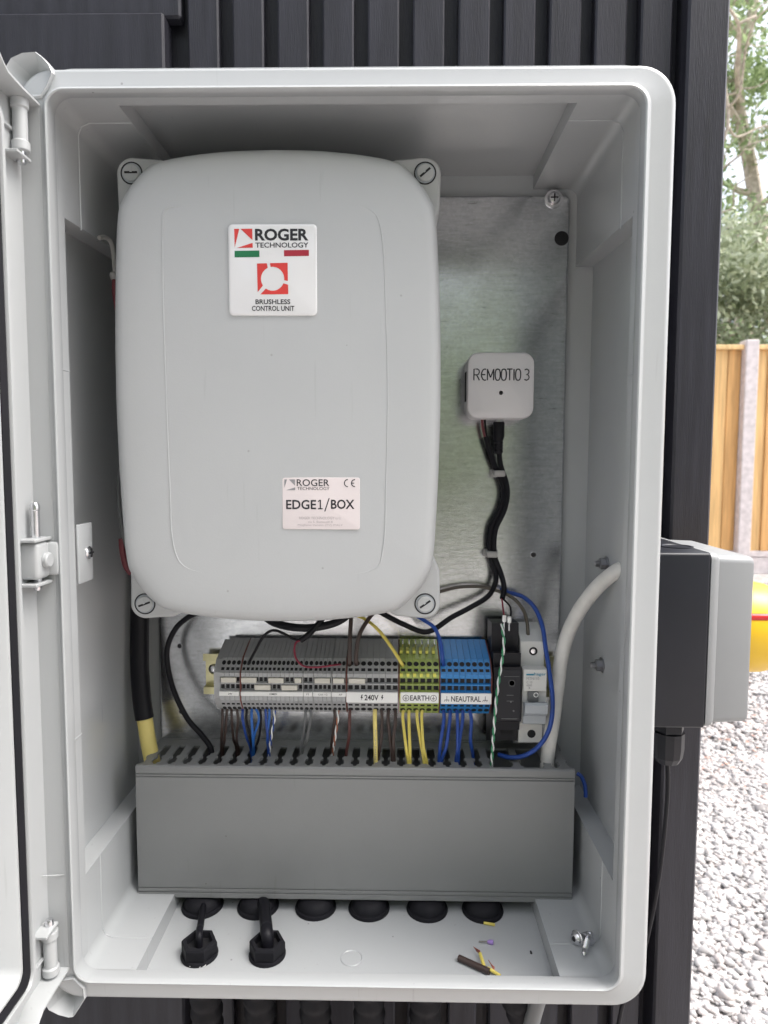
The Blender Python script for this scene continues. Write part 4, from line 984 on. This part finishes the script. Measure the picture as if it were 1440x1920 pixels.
for (px, py, m_, l) in ((945.5, 1160, M_WHT, 'white wire ferrule on the red core at the power supply'), (955, 1162, M_WHT, 'white wire ferrule on the black core at the power supply')):
    q = P(px, py, y=.106); fr = thing('ferrule', l, 'ferrule', q, 'ferrules at the power supply')
    part('collar', MB().lathe((q.x, q.y, q.z), [(.0015, .0025), (.0017, .001), (.0017, -.002), (.0010, -.0026)], 'z', 12), m_, fr)
    part('pin', MB().lathe((q.x, q.y, q.z), [(.0007, -.0024), (.0007, -.009)], 'z', 8), M_ZINC, fr)
# leads coming out from under the control unit
wire('wire', 'brown wire into the first 240V terminal from above', M_BRN, pth((660, 1110, .126), (659, 1140, .118), (658, 1165, .112), (656, 1200, .106), (655.5, 1240, .1055), (655.5, 1250, .112)), .0017)
wire('wire', 'brown wire bowing into the second 240V terminal from above', M_BRN, pth((725, 1115, .126), (706, 1142, .120), (690, 1162, .112), (674, 1190, .106), (668, 1225, .1045), (668, 1241, .1055), (668, 1250, .112)), .0017)
wire('wire', 'yellow and green wire arching from the control unit into the earth terminals', M_YEL, pth((655, 1150, .126), (683, 1160, .118), (710, 1182, .110), (735, 1215, .106), (752, 1242, .1055), (757, 1250, .112)), .0014)
wire('wire', 'blue wire arching from the control unit into the first blue terminal', M_BLUW, pth((745, 1130, .126), (772, 1149, .122), (795, 1163, .116), (815, 1178, .110), (826, 1205, .106), (830, 1235, .1045), (833, 1252, .112)), .0016)
wire('cable', 'black cable sagging below the control unit above the grey terminals', M_BLK, pth((470, 1120, .125), (500, 1158, .116), (525, 1171, .112), (560, 1177, .110), (600, 1175, .110), (640, 1162, .114), (675, 1130, .122)), .0032, seg=10, cat='cable')
sp_ = thing('split_cable', 'thin black cable splitting into black and red cores above the slim terminals', 'cable', P(563, 1201, y=.106))
part('sheath', MB().tube(pth((640, 1115, .122), (612, 1150, .114), (595, 1172, .109), (578, 1190, .106), (563, 1201, .105)), .0024, 8), M_BLK, sp_)
part('black_core', MB().tube(pth((564, 1200, .105), (550, 1198, .104), (530, 1187, .103), (512, 1182, .102), (495, 1192, .101), (480, 1218, .1015), (468, 1240, .1045), (465, 1248, .112)), .0011, 8), M_BLK, sp_)
part('red_core', MB().tube(pth((564, 1200, .105), (555, 1205, .103), (552, 1218, .101), (556, 1236, .0995), (570, 1249, .0985), (595, 1251, .0985), (620, 1248, .0985), (634, 1246, .1035), (640, 1246, .112)), .0008, 8), M_RED, sp_, label='thin red core')
wire('cable', 'black cable curving down the plate into a duct slot left of the rail end', M_BLK, pth((400, 1130, .120), (376, 1146, .121), (352, 1158, .124), (330, 1178, .128), (315, 1210, .130), (314, 1245, .130), (326, 1295, .128), (350, 1345, .125), (378, 1378, .122), (394, 1400, .121), (398, 1420, .121)), .0023, seg=12, cat='cable')
wire('wire', 'olive brown wire from behind the control unit to the breaker top', mat('olive wire', (.07, .06, .045), .42), pth((800, 1116, .140), (822, 1110, .140), (860, 1101, .139), (900, 1100, .138), (930, 1107, .136), (960, 1120, .130), (980, 1142, .124), (988, 1166, .1215), (990, 1190, .1225)), .0015)
wire('wire', 'long blue wire looping round the breaker into the duct', M_BLUW, pth((938, 1104, .140), (955, 1111, .137), (982, 1120, .132), (1004, 1142, .126), (1017, 1175, .118), (1023, 1215, .110), (1031, 1265, .103), (1036, 1310, .100), (1034, 1350, .100), (1024, 1380, .101), (1005, 1404, .103), (980, 1418, .106), (955, 1420, .110), (935, 1415, .116)), .0018, seg=10)
q = [P(1082, 1450, y=.110), P(1090, 1456, y=.108), P(1096, 1470, y=.106), P(1098, 1484, y=.1055), P(1098, 1494, y=.1055)]
wire('wire', 'short cut end of blue wire hanging beside the duct end', M_BLUW, smooth_path(q), .0016)
wire('cable', 'thick off white cable bending in from the cabinet side to the duct', M_WCAB, pth((1212, 1048, .070), (1180, 1060, .070), (1150, 1075, .076), (1118, 1103, .090), (1088, 1142, .104), (1066, 1185, .112), (1053, 1230, .114), (1045, 1290, .114), (1038, 1345, .113), (1029, 1400, .112), (1025, 1440, .112), (1022, 1480, .112)), .0056, seg=16, cat='cable')
wire('cable_end', 'small white cut cable end standing at the plate edge behind the breaker', M_WHT, pth((1035, 1355, .140), (1036, 1372, .140), (1038, 1384, .140)), .0016, seg=8, cat='cable')
lc = thing('armoured_cable', 'thick black sleeved cable with a yellow end behind the control unit edge', 'cable', P(272, 1400, y=.125))
part('sleeve', MB().tube(pth((262, 1040, .138), (263, 1100, .136), (262, 1180, .133), (262, 1250, .130), (266, 1310, .127), (271, 1347, .125)), .0076, 14), M_BLK, lc)
part('yellow_end', MB().tube(pth((269, 1335, .1255), (272, 1352, .125), (278, 1390, .123), (286, 1430, .121), (290, 1450, .120)), .0064, 14), M_YELC, lc, label='yellow cable end below the black sleeve')
ww = thing('sleeved_wire', 'off white wire with red sleeves bulging out beside the control unit', 'wire', P(215, 520, y=.1))
part('lead', MB().tube(pth((186, 446, .062), (197, 445, .068), (208, 454, .073), (213, 478, .075), (216, 512, .076), (223, 560, .080), (230, 640, .085)), .0016, 8), M_CLAMP, ww)
part('red_sleeve', MB().tube(pth((216, 518, .0765), (216, 550, .0765), (222, 585, .078), (230, 610, .082)), .0022, 8), M_PINK, ww)
part('knot', MB().lathe(P(215, 518, y=.076), [(.001, .0035), (.0032, .002), (.0036, 0), (.0028, -.0025)], 'z', 10), M_CLAMP, ww)
w2 = thing('sleeved_wire', 'grey wire with red sleeve bulging beside the lower edge of the control unit', 'wire', P(230, 960, y=.085))
part('lead', MB().tube(pth((236, 850, .085), (226, 880, .082), (222, 920, .080), (226, 970, .080), (234, 1015, .082), (244, 1045, .086)), .0014, 8), M_GRYW, w2)
part('red_sleeve', MB().tube(pth((228, 1010, .084), (230, 1035, .084), (236, 1060, .085), (246, 1075, .087)), .0024, 8), M_PINK, w2)

# ------------------------------------------------------------------ cable glands on the cabinet floor
ZFL = -.3009
gx = [380, 484, 592, 692, 801, 905]
for i, px in enumerate(gx):
    q = P(px, 1689+i*1.6, z=-.296)
    l = '%s domed black cable gland under the duct, counted from the hinge side' % ORDN[i]
    gl = thing('cable_gland', l, 'cable gland', (q.x, q.y, ZFL+ZC), 'domed glands under the duct')
    part('locknut', MB().lathe((q.x, q.y, ZFL+ZC), [(.0165, 0), (.0168, .0015), (.0162, .0030), (.0140, .0036)], 'z', 32), M_RUB, gl)
    part('dome', MB().lathe((q.x, q.y, ZFL+ZC), [(.0146, .0036), (.0142, .006), (.0125, .0088), (.0095, .0105), (.006, .011)], 'z', 28), M_RUB, gl)
for (px, py, l, pts, r_) in ((372, 1796, 'black hexagonal gland nut with a thin cable on the cabinet floor', [0, 0, (376, 1735, .060), (381, 1700, .088), (386, 1678, .104), (392, 1640, .115)], .0026),
                             (500, 1796, 'black hexagonal gland nut with a thick cable on the cabinet floor', [0, 0, (499, 1735, .058), (495, 1700, .085), (490, 1675, .104), (486, 1640, .115)], .0047)):
    q = P(px, py, z=-.3009)
    q.y += .003
    gl = thing('gland_nut', l, 'cable gland', (q.x, q.y, ZFL+ZC))
    part('nut', MB().lathe((q.x, q.y, ZFL+ZC), [(.0130, .0022), (.0132, .0030), (.0132, .0100), (.0124, .0114), (.0100, .0116), (.0096, .0106), (.0090, .004)], 'z', 6), M_RUB, gl, ang=20)
    part('flange', MB().lathe((q.x, q.y, ZFL+ZC), [(.0134, 0), (.0136, .0012), (.0130, .0026)], 'z', 28), M_RUB, gl)
    part('seal', MB().lathe((q.x, q.y, ZFL+ZC), [(.0098, .0005), (.0098, .0075), (.006, .0070)], 'z', 24), M_HOLE, gl)
    pp = [V(q.x, q.y, -.303), V(q.x, q.y, -.288)]
    tgt = [P(a, b, y=c_) for a, b, c_ in pts[2:]]
    wire('cable', 'thin black cable rising from its gland nut behind the duct' if r_ < .004 else 'thick black cable rising from its gland nut behind the duct', M_BLK, smooth_path(pp+[tgt[0].lerp(pp[1], .5)+Vector((0, -.001, .002))]+tgt), r_, seg=12, cat='cable')

# ------------------------------------------------------------------ bits lying on the cabinet floor
def selftap(label, head, tip):
    hd, tp = head, tip; ax = (tp-hd).normalized(); t = thing('loose_screw', label, 'screw', (hd+tp)/2, 'loose screws on the cabinet floor')
    u = ax.orthogonal().normalized(); v = ax.cross(u)
    def rings(pr): return [[hd+ax*h+(u*math.cos(2*math.pi*k/16)+v*math.sin(2*math.pi*k/16))*r_ for k in range(16)] for r_, h in pr]
    h = part('head', MB().loops(rings([(.0022, -.0028), (.0036, -.0022), (.0044, -.0010), (.0046, 0), (.0053, .0003), (.0053, .0010), (.002, .0012)])), M_ZINC, t)
    part('drive', MB().loops(rings([(.0018, -.0029), (.0012, -.0026)])), M_HOLE, h)
    L = (tp-hd).length; pr = []
    k = 0; hh_ = .001
    while hh_ < L-.005: pr += [(.0019, hh_), (.0024, hh_+.0006)]; hh_ += .0012
    pr += [(.0019, L-.005), (.0017, L-.0015), (.0003, L)]
    part('shank', MB().loops(rings(pr)), M_ZINC, t)
selftap('shiny self drilling screw with its tip towards the rim', P(1101, 1760, z=-.2805), P(1095, 1792, z=-.2838))
selftap('shiny self drilling screw with its round head towards the duct', P(1081, 1759, z=-.2812), P(1112, 1750, z=-.2836))
oc = thing('cable_offcut', 'short dark brown cable offcut with bare yellow cores lying on the cabinet floor', 'cable offcut', P(890, 1810, z=-.3005))
b0, b1 = P(860, 1796, z=-.2985), P(918, 1822, z=-.2985)
part('sheath', MB().tube([b0.lerp(b1, k/6) for k in range(7)], .0023, 12), M_BRN, oc)
q = [P(908, 1812, z=-.2975), P(904, 1800, z=-.2965), P(900, 1788, z=-.297)]; part('yellow_core', MB().tube(smooth_path(q), .0013, 8), M_YEL, oc)
q = [P(914, 1815, z=-.2975), P(926, 1822, z=-.2985), P(938, 1830, z=-.299)]; part('yellow_core', MB().tube(smooth_path(q), .0012, 8), M_YEL, oc)
for k in range(5):
    a0 = P(901, 1789, z=-.297); e_ = P(888+2.5*k, 1775+k*1.6, z=-.2975+.0006*k)
    part('copper_strand', MB().tube([a0, a0.lerp(e_, .5)+Vector((0, 0, .0006*k-.001)), e_], .00028, 5), M_COP, oc)
for k in range(4):
    a0 = P(926, 1820, z=-.298); e_ = P(916+1.5*k, 1800+k*3, z=-.2965)
    part('copper_strand', MB().tube([a0, a0.lerp(e_, .5)+Vector((.0005*k, 0, .0006)), e_], .00028, 5), M_COP, oc)
fe = thing('loose_ferrule', 'tiny purple wire ferrule lying on the cabinet floor', 'ferrule', P(912, 1766, z=-.3))
a0, a1, a2 = P(898, 1765.5, z=-.2995), P(914, 1766, z=-.2995), P(925, 1767, z=-.2992)
part('pin', MB().tube([a0, a1], .0006, 8), M_ZINC, fe); part('collar', MB().tube([a1, a1.lerp(a2, .4), a2], [.0010, .0017, .0018], 12), M_PURP, fe)
yb = [P(907, 1730.5, z=-.2992), P(928, 1734, z=-.2992)]
single('wire_offcut', MB().tube(yb, .0011, 8), M_YEL, 'tiny yellow wire offcut beside the last domed gland', 'wire offcut')
sw_ = MB(); q0 = P(362, 1806, z=-.3008)
for k in range(14):
    c0 = q0+Vector((random.uniform(-.006, .010), random.uniform(-.004, .001), .0004)); a0 = random.uniform(0, 6.28); rr_ = random.uniform(.0006, .0014)
    sw_.tube([c0+Vector((rr_*math.cos(a0+j*.7), rr_*math.sin(a0+j*.7), .0003*j*random.random())) for j in range(5)], .00022, 4)
single('plastic_swarf', sw_, M_WHT, 'curled white plastic drill shavings beside the thin cable gland nut', 'swarf', kind='stuff')
single('wire_scrap', MB().box(P(996, 1786, z=-.3005).x-.0008, P(996, 1786, z=-.3005).x+.0006, P(996, 1786, z=-.3005).y-.0016, P(996, 1786, z=-.3005).y+.0016, ZC-.3008, ZC-.2999, .0003, 1), M_HOLE, 'tiny black plastic scrap on the cabinet floor', 'scrap')

# ------------------------------------------------------------------ isolator switch on the cabinet's outer side
iso = thing('isolator_switch', 'black and grey isolator switch with yellow and red handle on the cabinet side', 'isolator', V(.24, .1, -.13))
IY0, IY1 = .05, .158; z0, z1 = P(1300, 1366, y=IY0).z, P(1300, 1037, y=IY0).z
part('base', MB().box(.2005, P(1329, 1200, y=IY0).x, IY0, IY1, z0, z1, .0022, 3), M_ISOB, iso, label='black base')
xb_ = P(1331.5, 1200, y=IY0).x
zt_, zb_ = P(1370, 1042, y=IY0+.001).z, P(1370, 1362, y=IY0+.001).z
xe = P(1412, 1200, y=IY0+.002).x
L = []
for x, e in ((xb_-.001, .0002), (xb_+.001, .0002), (xb_+.004, .0008), (xb_+.0055, .0022), (xe-.003, .003), (xe-.0008, .0038), (xe, .006)):
    cy = (IY0+IY1)/2; hw_, hz = (IY1-IY0)/2-e, (z1-z0)/2-e; cz_ = (z0+z1)/2; l = []; r_ = .005
    for sy, sz, a0 in ((1, 1, 0), (-1, 1, 90), (-1, -1, 180), (1, -1, 270)):
        for k in range(5):
            a = R(a0+90*k/4); l.append(Vector((x, cy+sy*(hw_-r_)+r_*math.cos(a), cz_+sz*(hz-r_)+r_*math.sin(a))))
    L.append(l)
part('cover', MB().loops(L), M_ISOG, iso, label='grey cover')
dc = Vector((xe, (IY0+IY1)/2, (P(1440, 1095, y=.1).z+P(1440, 1257, y=.1).z)/2)); dr_ = (P(1440, 1095, y=.1).z-P(1440, 1257, y=.1).z)/2+.001
part('dial', MB().lathe(dc, [(dr_-.002, -.0005), (dr_, .004), (dr_, .027), (dr_-.0015, .034), (dr_-.005, .041), (dr_-.011, .047), (.010, .050)], 'x', 40), M_IYEL, iso, label='round yellow dial')
hz_ = P(1428, 1156, y=.075).z
part('handle', MB().box(dc.x+.004, dc.x+.044, dc.y-math.sqrt(max(0, dr_**2-(hz_-dc.z)**2))-.0015, dc.y, hz_-.0026, hz_+.0026, .0022, 3), M_IRED, iso, label='red handle bar')
part('handle_hub', MB().lathe(dc, [(.016, .049), (.016, .058), (.012, .066), (.004, .067)], 'x', 28), M_IRED, iso)
for px, py in ((1268, 1024),):
    q = P(px, py, z=z1-ZC+.0004)
    part('knockout', MB().lathe((q.x, q.y, z1), [(.012, -.0005), (.012, .0006), (.0105, .0008), (.0095, .0001)], 'z', 28), M_ISOB, iso)
gc = P(1252, 1400, y=.10)
gg = thing('isolator_gland', 'black cable gland hanging under the isolator switch', 'cable gland', (gc.x, .10, z0-.05))
part('thread', MB().lathe((gc.x, .10, z0), [(.0102, 0), (.0102, -.008)], 'z', 24), M_ISOB, gg)
part('nut', MB().lathe((gc.x, .10, z0), [(.0118, -.008), (.0122, -.009), (.0122, -.021), (.0116, -.022)], 'z', 6), M_ISOB, gg, ang=20)
part('cap', MB().lathe((gc.x, .10, z0), [(.0122, -.022), (.0122, -.034), (.0112, -.042), (.0085, -.047), (.005, -.048)], 'z', 12), M_ISOB, gg, ang=20)
wire('cable', 'black cable hanging down from the isolator gland', M_BLK, smooth_path([Vector((gc.x, .10, z0-.045)), Vector((gc.x+.001, .10, z0-.08)), Vector((gc.x-.004, .10, z0-.15)), Vector((gc.x-.016, .10, z0-.22)), Vector((gc.x-.035, .10, z0-.30)), Vector((gc.x-.05, .11, .0))]), .0017, seg=12, cat='cable')

# ------------------------------------------------------------------ conduits below the cabinet
def corrugated(label, pts, r):
    q = dense(smooth_path(pts), 150); rr = [r*(1+.07*(1 if (i//2) % 2 else -1)) for i in range(len(q))]
    return single('conduit', MB().tube(q, rr, 16), M_RUB, label, 'conduit', 'black conduits below the cabinet')
for i, px in enumerate(gx):
    q = P(px, 1689+i*1.6, z=-.296); x = q.x
    lean = [0, 0, 0, 0, 0, .10][i]
    corrugated('%s black corrugated conduit under the cabinet, counted from the hinge side' % ORDN[i], [V(x, q.y, -.302), V(x+lean*.12, q.y, -.34), V(x+lean*.5, q.y+.01, -.45), V(x+lean+.01*(i % 3), q.y+.03, -.836)], .0125)
wire('cable', 'grey cable slanting down below the cabinet corner', M_GRYW, [V(.165, .09, -.302), V(.150, .09, -.36), V(.12, .10, -.5), V(.10, .12, -.83)], .0065, seg=12, cat='cable')
